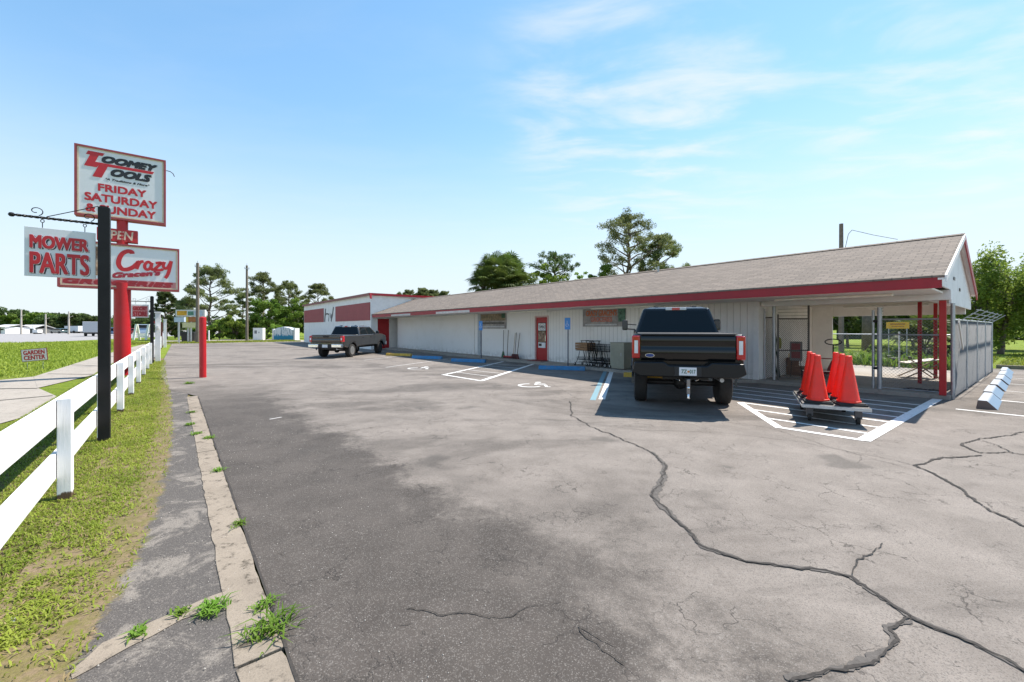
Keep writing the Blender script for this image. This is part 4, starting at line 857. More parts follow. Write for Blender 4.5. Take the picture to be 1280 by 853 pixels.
# ------------------------------------------------------------------ blue parking signs
def psign(px, pyb, z_top, label, t_=None):
    b_ = G(px, pyb, .1); t_ = thing('parking_sign', label, 'sign', (b_.x, b_.y, .1), RZF)
    MB().tube((0, 0, 0), (0, 0, z_top - .12), .022, n=8).part('post', mat('sign_post_blue', (.035, .06, .11), .5), t_)
    MB().box(-.155, .155, -.035, -.025, z_top - .58, z_top - .1).part('plate', BLUE_SIGN, t_, bevel=.003)
    stroke_mb([[(-.02, z_top - .22), (-.01, z_top - .36), (.06, z_top - .36), (.08, z_top - .44)], [(-.03 + .055 * math.cos(q * .5), z_top - .40 + .055 * math.sin(q * .5)) for q in range(3, 12)]], .014, .003, -.0355).part('symbol', SIGNW, t_)
    MB().tube((0, -.03, z_top - .2), (0, -.03, z_top - .12), .02, n=6)
psign(710, 457.5, 2.06, 'blue disabled parking sign on a dark post left of the shopping carts'); psign(601.5, 447.8, 2.0, 'blue disabled parking sign on a dark post in front of the pilaster')

# ------------------------------------------------------------------ brooms and rakes leaning on the wall
def tool(px_t, py_t, px_b, py_b, label, hm, head='push', grp='brooms leaning on the shop wall'):
    base_t = TW - .35; s_b, _ = on_t(px_b, py_b, base_t); s_t, z_t = on_t(px_t, py_t, TW - .06); base = S(s_b, base_t, .1)
    t_ = thing('push_broom' if head == 'push' else 'broom', label, 'broom', base, RZF, grp)
    top = (-(s_t - s_b), TW - .06 - base_t, z_t - .1)
    MB().tube((0, 0, .12), top, .016, .014, 8).part('handle', WOOD if hm is None else hm, t_)
    if head == 'push': MB().box(-.28, .28, -.05, .05, .07, .12).part('head', mat('red_plastic', (.40, .03, .03), .5), t_, bevel=.006); MB().box(-.27, .27, -.055, .055, 0, .069).part('bristles', mat('bristle', (.10, .03, .03), .9), t_)
    elif head == 'small': MB().hexa([(-.16, -.03, 0), (.16, -.03, 0), (.16, .03, 0), (-.16, .03, 0)], [(-.07, -.03, .24), (.07, -.03, .24), (.07, .03, .24), (-.07, .03, .24)]).part('bristles', mat('bristle', (.10, .03, .03)), t_)
    elif head == 'green': MB().hexa([(-.14, -.03, 0), (.14, -.03, 0), (.14, .03, 0), (-.14, .03, 0)], [(-.03, -.02, .34), (.03, -.02, .34), (.03, .02, .34), (-.03, .02, .34)]).part('bristles', mat('green_bristle', (.05, .12, .06), .8), t_)
tool(629.6, 412.7, 629, 446, 'broom with slim dark green bristles, leftmost tool on the wall', mat('dark_wood', (.10, .06, .035), .6), 'green')
tool(635.4, 412.7, 634, 446.8, 'wide red push broom with upright handle leaning on the wall', mat('dark_wood', (.10, .06, .035)))
tool(644.0, 416.4, 641.5, 447.5, 'pale handled broom with a red head in the middle of the tools', mat('pale_wood', (.45, .33, .2), .6), 'small')
tool(645.5, 416, 643.5, 447, 'dark handled broom crossing the pale handled one', mat('dark_wood', (.10, .06, .035)), 'small')
tool(649.9, 416.4, 646.2, 447, 'tilted dark handled broom nearest the red door', mat('dark_wood', (.10, .06, .035)), 'small')

# ------------------------------------------------------------------ shopping carts
def make_cart(loc, label, crate=False):
    t_ = thing('shopping_cart', label, 'cart', loc, 0, 'shopping carts nested against the shop wall')
    R1 = .009; W2 = .23
    fr = MB()
    for y in (-W2, W2):
        fr.path([(-.40, y, .12), (-.05, y * .8, .16), (.36, y * .6, .14)], R1 * 1.4, 6); fr.path([(.30, y * .6, .14), (.38, y, .3), (.32, y, .62)], R1 * 1.2, 6)
        fr.path([(-.30, y, .13), (-.18, y, .35), (-.12, y, .60)], R1 * 1.2, 6)
        fr.path([(.36, y, .30), (.48, y, .92), (.56, y, 1.02)], R1 * 1.2, 6)
    fr.tube((-.40, -W2, .12), (-.40, W2, .12), R1, n=6).tube((.36, -W2 * .6, .14), (.36, W2 * .6, .14), R1, n=6); fr.part('frame', BLACK_MET, t_)
    bk = MB()
    def basket(x0, x1, z0, z1, w_):
        for i in range(9):
            f = i / 8; x = x0 + (x1 - x0) * f
            for y in (-w_, w_): bk.bar((x + (.04 if i == 0 else 0), y * .85, z0), (x, y, z1), .005, .005)
            bk.bar((x, -w_ * .85, z0), (x, w_ * .85, z0), .005, .005)
        for j in range(4):
            z = z0 + (z1 - z0) * j / 3; w2 = w_ * (.85 + .15 * j / 3)
            for y in (-w2, w2): bk.bar((x0, y, z), (x1, y, z), .006, .006)
            for x in (x0, x1): bk.bar((x, -w2, z), (x, w2, z), .006, .006)
        for i in range(6):
            y = -w_ + 2 * w_ * i / 5
            for x in (x0, x1): bk.bar((x, y * .85, z0), (x, y, z1), .005, .005)
    basket(-.36, .30, .62, .90, W2); bk.part('basket', BLACK_MET, t_)
    bk = MB(); basket(-.30, .26, .24, .36, W2 * .9); bk.part('lower_basket', BLACK_MET, t_)
    MB().tube((.56, -W2 - .02, 1.02), (.56, W2 + .02, 1.02), .016, n=8).part('handle', DARK, t_)
    for x, y in ((-.38, -W2), (-.38, W2), (.32, -W2 * .7), (.32, W2 * .7)):
        wv = MB().lathe([(.03, -.014), (.06, -.012), (.06, .012), (.03, .014)], (x, y, .06), 12, 'y').part('wheel', RUBBER, t_)
        MB().box(x - .02, x + .02, y - .022, y - .016, .05, .13).box(x - .02, x + .02, y + .016, y + .022, .05, .13).part('fork', GALV, wv)
    return t_
cs0 = G(757, 461.5, .1); ts_ = 13.15
csl = lambda px: on_t(px, 440, ts_)[0]
c0 = make_cart((0, 0, 0), 'black wire shopping cart, rightmost of the nested carts beside the beige cabinet')
c0.location = S(csl(757), ts_, .1); c0.rotation_euler = (0, 0, RZF + PI); WM[c0.name] = Matrix.Translation(c0.location) @ Matrix.Rotation(RZF + PI, 4, 'Z')
copy_tree(c0, S(csl(750.5), ts_ + .02, .1), RZF + PI + .05, 'black wire shopping cart, second in the nest from the beige cabinet')
copy_tree(c0, S(csl(744.5), ts_ - .02, .1), RZF + PI - .04, 'black wire shopping cart next to the one holding a wooden crate')
cc = copy_tree(c0, S(csl(732), ts_, .1), RZF, 'black wire shopping cart with a wooden crate in it, leftmost of the carts')
ct = thing('wooden_crate', 'brown slatted wooden crate sitting in the leftmost shopping cart', 'crate', S(csl(732), ts_, .1), RZF)
for z in (.66, .76, .86): MB().box(-.33, .30, -.265, -.25, z, z + .08).box(-.33, .30, .25, .265, z, z + .08).box(-.33, -.315, -.249, .249, z, z + .08).box(.285, .30, -.249, .249, z, z + .08).part('slat_row', WOOD, ct)
MB().box(-.31, .28, -.245, .245, .63, .65).part('bottom', WOOD, ct)
# beige cabinet
sa_, _ = on_t(764.5, 440, 13.0); sb_, _ = on_t(782, 440, 13.5)
cb = thing('metal_cabinet', 'beige steel utility cabinet standing on the slab beside the shopping carts', 'cabinet', S(sa_ - .28, 13.2, .1), RZF)
MB().box(-.30, .33, -.26, .30, .02, .98).part('body', BEIGE, cb, bevel=.008); MB().box(-.31, .34, -.27, .31, .98, 1.0).part('lid', BEIGE, cb, bevel=.005)
MB().box(-.26, .29, -.266, -.261, .08, .92).part('door_panel', mat('beige_door', (.27, .265, .2), .5), cb); MB().box(.20, .22, -.28, -.267, .5, .62).part('handle', GALV, cb)

# ------------------------------------------------------------------ chain link
def chain(mb, a, b, z0, z1, cell=.06, r=.0028):
    # diagonal wires on the plane from a to b (ground points)
    d = (b - a); L_ = d.length; d = d.normalized(); H_ = z1 - z0; nrm = Vector((-d.y, d.x, 0))
    n = int((L_ + H_) / cell)
    for i in range(n):
        x = i * cell
        # rising
        p0_, q0_ = (x, 0), (x - H_, H_)
        for sgn in (1, -1):
            if sgn == 1: (ax, az), (bx, bz) = (x, 0), (x - H_, H_)
            else: (ax, az), (bx, bz) = (x - H_, 0), (x, H_)
            lo, hi = 0, 1
            dx = bx - ax
            for lim, s_ in ((0, 1), (L_, -1)):
                va, vb = (ax - lim) * s_, (bx - lim) * s_
                if va < 0 and vb < 0: lo, hi = 1, 0; break
                if va < 0: lo = max(lo, va / (va - vb))
                if vb < 0: hi = min(hi, va / (va - vb))
            if hi - lo < .01: continue
            A = Vector((ax + dx * lo, az + (bz - az) * lo)); B_ = Vector((ax + dx * hi, az + (bz - az) * hi))
            pa = a + d * A.x + Vector((0, 0, z0 + A.y)); pb = a + d * B_.x + Vector((0, 0, z0 + B_.y))
            off = nrm * (.002 * sgn); mb.bar(pa + off, pb + off, r * 2, r * 2)
    return mb
LINK = mat('link_wire', (.22, .23, .24), .5, metal=.5)
LINKD = mat('link_wire_weathered', (.13, .12, .11), .6, metal=.3)
TG = 13.98
# fixed narrow panel left of the gate and the opened leaf
g1 = thing('chain_link_gate', 'dark chain link gate leaf swung open in front of the shop end wall', 'gate', S(4.85, 13.92, .1), RZF)
ga = S(4.78, 14.0, .1); gb = S(4.22, 14.75, .1); ga0 = Vector((ga.x, ga.y, 0)); gb0 = Vector((gb.x, gb.y, 0))
MB().tube(ga, ga0 + Vector((0, 0, 2.05)), .025, n=8).tube(gb, gb0 + Vector((0, 0, 2.32)), .028, n=8).tube(ga0 + Vector((0, 0, 1.92)), gb0 + Vector((0, 0, 1.92)), .02, n=8).tube(ga0 + Vector((0, 0, .98)), gb0 + Vector((0, 0, .98)), .018, n=8).tube(ga0 + Vector((0, 0, .16)), gb0 + Vector((0, 0, .16)), .018, n=8).part('frame', LINKD, g1, world=True, smooth=40)
chain(MB(), ga0, gb0, .16, 1.92).part('mesh', LINKD, g1, world=True)
wb = MB()
for z in (2.02, 2.12, 2.22): wb.tube(ga0 + Vector((0, 0, z - .02)), gb0 + Vector((0, 0, z)), .005, n=5)
wb.part('barbed_wire', LINKD, g1, world=True)
f1 = thing('chain_link_fence', 'narrow strip of chain link fence between the shop corner and the open gate leaf', 'fence', S(5.1, 13.97, .1), RZF)
fa, fb = S(5.13, TG), S(4.88, TG)
MB().tube(fa + Vector((0, 0, .1)), fa + Vector((0, 0, 2.22)), .025, n=8).tube(fb + Vector((0, 0, .1)), fb + Vector((0, 0, 2.42)), .045, n=10).part('posts', GALV, f1, world=True, smooth=40)
chain(MB(), fb, fa, .14, 1.95).part('mesh', LINKD, f1, world=True); MB().tube(fa + Vector((0, 0, 1.96)), fb + Vector((0, 0, 1.96)), .018, n=8).part('top_rail', LINKD, f1, world=True)
# right gate: posts by px 1092/1098 and the leaf to the front column
g2 = thing('chain_link_gate', 'closed chain link gate leaf with grey posts between the opening and the front red post', 'gate', S(2.5, TG, .1), RZF)
s1_, _ = on_t(1091.5, 450, TG); s2_, _ = on_t(1099.5, 450, TG); A_, B_, C_ = S(s1_, TG), S(s2_, TG), S(1.36, TG)
up = lambda p, z: p + Vector((0, 0, z))
MB().tube(up(A_, .1), up(A_, 2.10), .03, n=12).part('gate_stile', GALV, g2, world=True, smooth=40); MB().tube(up(B_, .1), up(B_, 2.17), .05, n=14).part('gate_post', GALV, g2, world=True, smooth=40)
MB().tube(up(A_, 1.82), up(B_, 1.82), .04, n=8).tube(up(A_, .62), up(B_, .62), .035, n=8).part('strap', DARK, g2, world=True)
for z_, r_ in ((1.86, .02), (1.48, .018), (.14, .01)): MB().tube(up(B_, z_), up(C_, z_), r_, n=8).part('rail', GALV, g2, world=True)
chain(MB(), B_, C_, .14, 1.86, .075, .0019).part('mesh', LINK, g2, world=True)
bw = MB()
for z in (1.95, 2.03, 2.11): bw.bar(up(B_, z), up(B_, z) + Vector((.08, -.02, .05)), .012, .012)
bw.part('wire_arms', GALV, g2, world=True)
# mid rail seen through the opening belongs to the back fence of the yard
# side fence with privacy slats and barbed wire
sf = thing('slatted_fence', 'grey chain link fence with privacy slats and barbed wire beside the pale wheel stops', 'fence', S(1.15, 13.98), RZF)
FA, FB = S(1.18, 14.02), S(1.0, 23.6)
fd = (FB - FA); FL = fd.length; fd.normalize(); ft = lambda x, z=0: FA + fd * x + Vector((0, 0, z)); FH = 1.84
npost = 5
for i in range(npost): 
    x = FL * i / (npost - 1); MB().tube(ft(x, -.02), ft(x, 2.22 if i == 0 else FH + .02), .04 if i in (0, npost - 1) else .03, n=12).part('post', GALV, sf, world=True, smooth=40)
MB().tube(ft(0, FH), ft(FL, FH), .022, n=8).part('top_rail', GALV, sf, world=True, smooth=40)
chain(MB(), FA + Vector((.01, -.008, 0)), FB + Vector((.01, -.008, 0)), .05, FH, .065, .0026).part('mesh', LINK, sf, world=True)
SLAT = mat('privacy_slat', (.075, .082, .095), .55, vary=.15, scale=6); sm = MB(); x = .75
while x < FL - .05:
    if R_.random() > .02:
        zb_ = .06 + R_.uniform(-.01, .02); p0_, p1_ = ft(x), ft(x + .048); sm.add([up(p0_, zb_), up(p1_, zb_), up(p1_, FH - .05), up(p0_, FH - .05)], [(0, 1, 2, 3)])
    x += .0535
sm.part('privacy_slats', SLAT, sf, world=True, recalc=False)
ws_ = MB(); out = Vector((.6266, -.7793, 0))
arms = MB()
for i in range(6):
    x = 1.4 + (FL - 1.4) * i / 5; arms.bar(ft(x, FH), ft(x, FH + .27) + out * .34, .03, .02)
arms.part('wire_arms', GALV, sf, world=True)
for f in (.3, .65, 1.0): ws_.path([ft(x * FL / 12, FH + .27 * f) + out * .24 * f + Vector((0, 0, .012 * math.sin(x * 2.1))) for x in range(2, 13)], .006, 5)
for q in range(40):
    x = 1.6 + q * .2; f = (.3, .65, 1)[q % 3]; c_ = ft(x, FH + .27 * f) + out * .24 * f; ws_.bar(c_ + Vector((0, 0, -.02)), c_ + Vector((.01, 0, .02)), .005, .005)
ws_.part('barbed_wire', GALV, sf, world=True)
MB().hexa([ft(.1, 1.78), ft(.22, 1.78), ft(.22, 1.78) + out * .02, ft(.1, 1.78) + out * .02], [ft(.1, 1.8), ft(.22, 1.8), ft(.22, 1.8) + out * .02, ft(.1, 1.8) + out * .02])
lb_ = MB().bar(ft(.25, 1.82) + out * .07, ft(1.0, 1.15) + out * .07, .02, .13).solo('leaning_board', mat('bleached_board', (.55, .50, .44), .7), 'pale narrow board hanging aslant at the start of the slatted fence', 'board', ft(.6, 1.5) + out * .07)
# yard fence behind (rail seen through the carport)
yf_ = thing('yard_fence', 'low chain link fence closing the yard behind the carport', 'fence', S(1.2, 22.6), RZF)
ya, yb = S(1.05, 22.9), S(10.5, 22.4); yd = yb - ya
for i in range(5): p = ya + yd * i / 4; MB().tube(up(p, 0), up(p, 1.5), .03, n=8).part('post', GALV, yf_, world=True)
MB().tube(up(ya, 1.38), up(yb, 1.38), .02, n=8).part('top_rail', GALV, yf_, world=True)
chain(MB(), ya, yb, .05, 1.38, .10, .0015).part('mesh', LINK, yf_, world=True)

# ------------------------------------------------------------------ pickups
def panel_on(P, u0, u1, v0, v1, off, th_=.006):
    # P: corner points 00,10,11,01 of a quad face; a thin slab standing off it
    P = [Vector(p) for p in P]; n = (P[1] - P[0]).cross(P[3] - P[0]).normalized()
    def at(u, v): return P[0].lerp(P[1], u).lerp(P[3].lerp(P[2], u), v)
    q = [at(u0[0], v0), at(u0[1], v0), at(u1[1], v1), at(u1[0], v1)]
    return MB().hexa([p + n * (off - th_) for p in q], [p + n * off for p in q])
def pickup(loc, rz, label, paint, lp, wr, ax, Lg, W_, zb, zbelt, zhood, zroof, zl, chrome_bumper, rims, plate, lift=0, emblem=True, towmirror=True, cabx=(2.22, 2.42, 4.05, 4.8)):
    t_ = thing('pickup_truck', label, 'pickup truck', loc, rz); hw = W_ / 2; A1, A2 = ax
    def arch(c, r): return [(c + r * math.cos(math.radians(a_)), wr + .02 + r * math.sin(math.radians(a_))) for a_ in range(180, -1, -15)]
    ar = wr + .09
    low = [(.12, zl + .04)] + [p for p in arch(A1, ar) if p[1] > zl - .12] + [(A1 + ar + .25, zl)] + [(A2 - ar - .2, zl)] + [p for p in arch(A2, ar) if p[1] > zl - .12] + [(Lg - .12, zl + .02), (Lg, zl + .15), (Lg + .02, zhood - .32), (Lg - .08, zhood - .12), (Lg - .5, zhood - .03), (cabx[3] + .02, zhood + .04), (cabx[3] - .05, zbelt + .03), (cabx[0] + .0, zbelt), (cabx[0] - .03, zb), (.12, zb)]
    bd = MB().prism(low, -hw, hw, lambda p, q, h: (h, p, q)).part('body', paint, t_, bevel=.045, smooth=50, seg=3)
    y0_, y1_, y2_, y3_ = cabx; xb, xt = hw * .955, hw * .755; zt = zroof - .03
    cabm = MB().hexa([(-xb, y0_, zbelt - .03), (xb, y0_, zbelt - .03), (xb, y3_, zbelt - .03), (-xb, y3_, zbelt - .03)], [(-xt, y1_, zt), (xt, y1_, zt), (xt * .98, y2_, zt), (-xt * .98, y2_, zt)])
    cabm.hexa([(-xt * .96, y1_ + .05, zt - .02), (xt * .96, y1_ + .05, zt - .02), (xt * .94, y2_ - .05, zt - .02), (-xt * .94, y2_ - .05, zt - .02)], [(-xt * .8, y1_ + .15, zroof), (xt * .8, y1_ + .15, zroof), (xt * .8, y2_ - .2, zroof), (-xt * .8, y2_ - .2, zroof)])
    cab_ = cabm.part('cab', paint, t_, bevel=.05, smooth=50, seg=3)
    zq = zbelt - .03
    rear = [(-xb, y0_, zq), (xb, y0_, zq), (xt, y1_, zt), (-xt, y1_, zt)]
    panel_on(rear, (.035, .965), (.06, .94), .05, .90, .008).part('rear_window', GLASS, cab_, bevel=.003)
    right = [(xb, y0_, zq), (xb, y3_, zq), (xt * .98, y2_, zt), (xt, y1_, zt)]
    left = [(-xb, y3_, zq), (-xb, y0_, zq), (-xt, y1_, zt), (-xt * .98, y2_, zt)]
    panel_on(right, (.06, .44), (.12, .47), .10, .86, .008).part('side_window', GLASS, cab_); panel_on(right, (.49, .90), (.53, .90), .10, .86, .008).part('side_window', GLASS, cab_)
    panel_on(left, (.10, .51), (.10, .47), .10, .86, .008).part('side_window', GLASS, cab_); panel_on(left, (.56, .94), (.53, .88), .10, .86, .008).part('side_window', GLASS, cab_)
    front = [(xb, y3_, zq), (-xb, y3_, zq), (-xt * .98, y2_, zt), (xt * .98, y2_, zt)]
    panel_on(front, (.04, .96), (.07, .93), .08, .92, .008).part('windshield', GLASS, cab_)
    rl = MB().box(-.24, .24, y1_ - .045, y1_ + .05, zroof - .085, zroof - .015).part('roof_lamp', mat('lamp_white', (.6, .6, .6), .3), cab_, bevel=.012)
    MB().box(-.09, .09, y1_ - .052, y1_ - .0455, zroof - .08, zroof - .02).part('red_lens', mat('red_lens', (.5, .01, .012), .15, coat=.5), rl)
    for x in (-.45, .45): MB().box(x - .05, x + .05, y1_ + .2, y1_ + .3, zroof - .005, zroof + .03).part('roof_marker', DARK, cab_, bevel=.01)
    # bed cover, tailgate
    MB().box(-hw + .10, hw - .10, .16, y0_ - .06, zb - .01, zb + .018).part('bed_cover', DARK, t_, bevel=.008)
    h_ = zb - zl - .24; z0g = zl + .24
    tg = MB().prism([(.125, z0g), (.062, z0g), (.040, z0g + h_ * .10), (.030, z0g + h_ * .30), (.034, z0g + h_ * .47), (.052, z0g + h_ * .53), (.050, z0g + h_ * .60), (.036, z0g + h_ * .66), (.034, z0g + h_ * .80), (.046, z0g + h_ * .93), (.06, zb), (.125, zb)], -hw + .16, hw - .16, lambda p, q, h: (h, p, q)).part('tailgate', paint, t_, bevel=.004, smooth=50)
    MB().box(-hw + .165, hw - .165, .0, .11, zb - .02, zb + .022).part('tailgate_lip', DARK if emblem else paint, tg, bevel=.014, seg=3)
    h_ = zb - zl - .24
    if emblem:
        MB().lathe([(.001, -.012), (.045, -.012), (.05, 0), (.05, .004)], (0, 0, 0), 20, 'y')
        e = MB(); e.lathe([(.001, -.010), (.047, -.010), (.05, 0)], (0, 0, 0), 24, 'y'); e.v = [(x * 1.9 - hw + .33, y + .026, z * .85 + zb - h_ * .80) for x, y, z in e.v]; e.part('badge_rim', CHROME, tg, smooth=40)
        e = MB(); e.lathe([(.001, -.005), (.047, -.004), (.05, 0)], (0, 0, 0), 24, 'y'); e.v = [(x * 1.6 - hw + .33, y + .0155, z * .66 + zb - h_ * .80) for x, y, z in e.v]; e.part('badge', mat('badge_blue', (.02, .05, .20), .25), tg, smooth=40)
    else: MB().box(-.16, .16, .020, .046, zb - h_ * .28, zb - h_ * .10).part('handle', DARK, tg, bevel=.006)
    for sx in (-1, 1):
        a_, b_ = sorted((sx * (hw - .145), sx * (hw + .012)))
        tl_ = MB().box(a_, b_, .035, .24, zl + .28, zb - .03).part('taillight', mat('red_lamp', (.45, .003, .008), .12, coat=.8), t_, bevel=.02, smooth=50, seg=3)
        m_ = (a_ + b_) / 2 - sx * .005; MB().box(m_ - .035, m_ + .035, .022, .036, zl + .38 , zb - .12 if emblem else zl + .50).part('clear_lens', mat('clear_lens', (.70, .70, .72), .1, coat=.6), tl_, bevel=.006)
        if emblem: MB().box(*sorted((sx * (hw - .012), sx * (hw + .018))), .07, .16, zb - .24, zb - .16).part('side_sensor', DARK, tl_)
    # bumper
    bm_ = CHROME if chrome_bumper else mat('bumper_black', (.009, .009, .010), .35, vary=.1, spec=.35)
    if chrome_bumper:
        for sx in (-1, 1):
            a_, b_ = sorted((sx * .38, sx * (hw - .01))); MB().box(a_, b_, -.10, .13, zl - .02, zl + .17).part('bumper_corner', CHROME, t_, bevel=.03, smooth=50, seg=3)
        MB().box(-.378, .378, -.06, .12, zl - .02, zl + .12).part('bumper_step', DARK, t_, bevel=.01)
    else:
        MB().prism([(-hw - .0, zl + .02), (-hw + .04, zl + .215), (-.42, zl + .225), (-.34, zl + .16), (.34, zl + .16), (.42, zl + .225), (hw - .04, zl + .215), (hw, zl + .02), (hw - .14, zl - .06), (-hw + .14, zl - .06)], -.10, .12, lambda p, q, h: (p, h, q)).part('bumper', bm_, t_, bevel=.02, smooth=40)
        MB().box(-.24, .24, -.125, -.101, zl - .04, zl + .15).part('plate_recess', DARK, t_, bevel=.006)
    py_, pz = (-.135, zl - .02) if emblem else (-.075, zl - .015)
    pl = MB().box(-.155, .155, py_, py_ + .008, pz, pz + .155).part('license_plate', SIGNW, t_, bevel=.002)
    if plate:
        text_mb(plate[0], .10, .075, .002, .02, x=-.115, z=pz + .04, y=py_ - .001).part('plate_lettering', mat('plate_green', (.03, .12, .07), .4), pl)
        text_mb(plate[1], .105, .075, .002, .02, x=.03, z=pz + .04, y=py_ - .001).part('plate_lettering', mat('plate_green', (.03, .12, .07)), pl)
        MB().lathe([(.001, -.003), (.02, -.002), (.021, 0)], (.008, py_, pz + .075), 12, 'y').part('plate_emblem', mat('plate_orange', (.60, .22, .04), .4), pl)
    # underbody, axle, exhaust
    MB().box(-.42, .42, .25, Lg - .6, zl - .14, zl + .1).box(-hw + .3, -.45, .3, 1.0, zl - .08, zl + .1).part('chassis', DARK, t_)
    u = MB().tube((-hw + .3, A1, wr), (hw - .3, A1, wr), .055, n=10); u.lathe([(.03, -.16), (.13, -.08), (.155, 0), (.13, .08), (.03, .16)], (0, A1, wr), 16, 'x'); u.part('rear_axle', DARK, t_, smooth=40)
    MB().tube((hw - .42, A1 + .3, zl - .12), (hw - .38, .12, zl - .12), .04, n=10).part('exhaust', GALV, t_, smooth=40)
    if emblem:
        MB().box(-.045, .045, -.14, .2, zl - .16, zl - .075).part('tow_receiver', DARK, t_)
        hb = MB().box(-.03, .03, -.24, -.142, zl - .36, zl - .08).part('hitch_shank', mat('satin_steel', (.25, .25, .26), .3, metal=.9), t_, bevel=.006)
        MB().lathe([(.016, -.10), (.018, 0), (.028, .012), (.031, .03), (.024, .05), (.001, .058)], (0, -.22, zl - .27), 14).lathe([(.001, -.06), (.022, -.055), (.028, -.035), (.02, -.012), (.02, .10)], (0, -.22, zl - .40), 14).part('tow_ball', CHROME, hb, smooth=True)
        for sx in (-1, 1): MB().tube((sx * .14, -.06, zl - .12), (sx * .20, -.02, zl - .10), .012, n=6).part('chain_loop', CHROME, t_)
        for sx in (-1, 1): MB().box(*sorted((sx * (hw - .12), sx * (hw + .06))), 2.3, 4.7, zl - .12, zl - .06).part('running_board', DARK, t_, bevel=.01)
    # wheels
    for k, (yy, sx) in enumerate(((A1, -1), (A1, 1), (A2, -1), (A2, 1))):
        cx = sx * (hw - .165); tw = .14
        tr = MB().lathe([(wr * .60, -tw * .95), (wr * .82, -tw), (wr * .965, -tw * .86), (wr, -tw * .62), (wr, tw * .62), (wr * .965, tw * .86), (wr * .82, tw), (wr * .60, tw * .95)], (cx, yy, wr), 36, 'x').part('tyre', RUBBER, t_, smooth=35)
        rm = rims[0] if yy == A1 else rims[1]
        sd_ = sx * tw * .7
        ri = MB(); ri.lathe([(wr * .60, -.02), (wr * .62, .0), (wr * .60, .02)], (cx + sx * tw * .86, yy, wr), 30, 'x'); ri.lathe([(.001, -.01), (wr * .16, -.01), (wr * .16, .015), (.001, .02)], (cx + sd_, yy, wr), 14, 'x')
        for q in range(5 if wr < .42 else 8):
            a_ = q * 2 * PI / (5 if wr < .42 else 8); e1_ = (cx + sd_, yy + wr * .12 * math.cos(a_), wr + wr * .12 * math.sin(a_)); e2_ = (cx + sd_ + sx * .01, yy + wr * .6 * math.cos(a_), wr + wr * .6 * math.sin(a_)); ri.bar(e1_, e2_, .055, .03, up=(1, 0, 0))
        ri.part('rim', rm, tr, smooth=40)
        MB().lathe([(.001, -.02), (wr * .6, -.02), (wr * .6, .0), (.001, .0)], (cx + sd_ * .6, yy, wr), 20, 'x').part('brake_disc', mat('brake_dark', (.05, .05, .05), .5), tr)
        if sx: 
            fl = MB(); P = arch(yy, ar + .015); Q = arch(yy, ar - .03)
            fl.prism(P + Q[::-1], sx * (hw - .02), sx * (hw + .022), lambda p, q, h: (h, p, q)); fl.part('arch_trim', paint if emblem else DARK, t_)
    # doors: seams and handles as slim proud parts
    for sx in (-1, 1):
        for yd in (cabx[0] + .12, (cabx[0] + cabx[3]) / 2 - .02, cabx[3] - .12):
            MB().box(*sorted((sx * (hw - .002), sx * (hw + .0015))), yd - .004, yd + .004, zl + .05, zbelt - .05).part('door_seam', INK, t_)
        for yd in ((cabx[0] + cabx[3]) / 2 - .22, cabx[3] - .4 - .9): pass
        for yd in (cabx[0] + .32, (cabx[0] + cabx[3]) / 2 + .14): MB().box(*sorted((sx * (hw), sx * (hw + .03))), yd, yd + .17, zbelt - .17, zbelt - .13).part('door_handle', paint, t_, bevel=.008)
        ym = cabx[3] - .42
        if towmirror:
            m_ = MB().box(*sorted((sx * (hw + .17), sx * (hw + .33))), ym - .05, ym + .09, zbelt + .06, zbelt + .37).part('mirror', DARK, t_, bevel=.035, smooth=50, seg=3)
            MB().tube((sx * (hw - .05), ym + .02, zbelt + .08), (sx * (hw + .2), ym + .02, zbelt + .10), .02, n=8).tube((sx * (hw - .08), ym + .04, zbelt + .22), (sx * (hw + .2), ym + .03, zbelt + .24), .016, n=8).part('mirror_arm', DARK, m_)
            MB().box(*sorted((sx * (hw + .185), sx * (hw + .315))), ym - .056, ym - .051, zbelt + .09, zbelt + .34).part('mirror_glass', mat('mirror_glass', (.03, .033, .036), .05), m_)
        else:
            m_ = MB().box(*sorted((sx * (hw + .03), sx * (hw + .22))), ym - .03, ym + .07, zbelt + .04, zbelt + .22).part('mirror', DARK, t_, bevel=.03, smooth=50, seg=3)
            MB().tube((sx * (hw - .05), ym + .03, zbelt + .04), (sx * (hw + .06), ym + .03, zbelt + .08), .02, n=8).part('mirror_arm', DARK, m_)
        MB().box(*sorted((sx * (hw - .42), sx * (hw - .06))), Lg - .06, Lg + .028, zhood - .40, zhood - .18).part('headlight', mat('clear_lens', (.7, .7, .72)), t_, bevel=.015)
    MB().box(-hw + .45, hw - .45, Lg - .02, Lg + .03, zl + .28, zhood - .16).part('grille', CHROME if chrome_bumper else DARK, t_, bevel=.01)
    MB().box(-hw + .02, hw - .02, Lg - .1, Lg + .14, zl - .08, zl + .18).part('front_bumper', bm_, t_, bevel=.04, smooth=50)
    return t_
BLACKP = mat('black_paint', (.003, .003, .0033), .14, vary=.05, spec=.2, coat=.6)
GREYP = mat('bronze_grey_paint', (.085, .075, .065), .25, metal=.7, vary=.06, coat=.9)
ALLOY = mat('alloy', (.55, .53, .50), .3, metal=.8)
pickup((3.385, 8.12, 0), math.atan2(SN.y, SN.x), 'large glossy black pickup parked nose-in before the shop, seen from behind', BLACKP, None, .43, (1.30, 5.36), 6.2, 2.03, 1.52, 1.52, 1.56, 2.17, .76, False, (DARK, DARK), ('7Z', '017'))
hh_ = Vector((.125, .992, 0)).normalized()
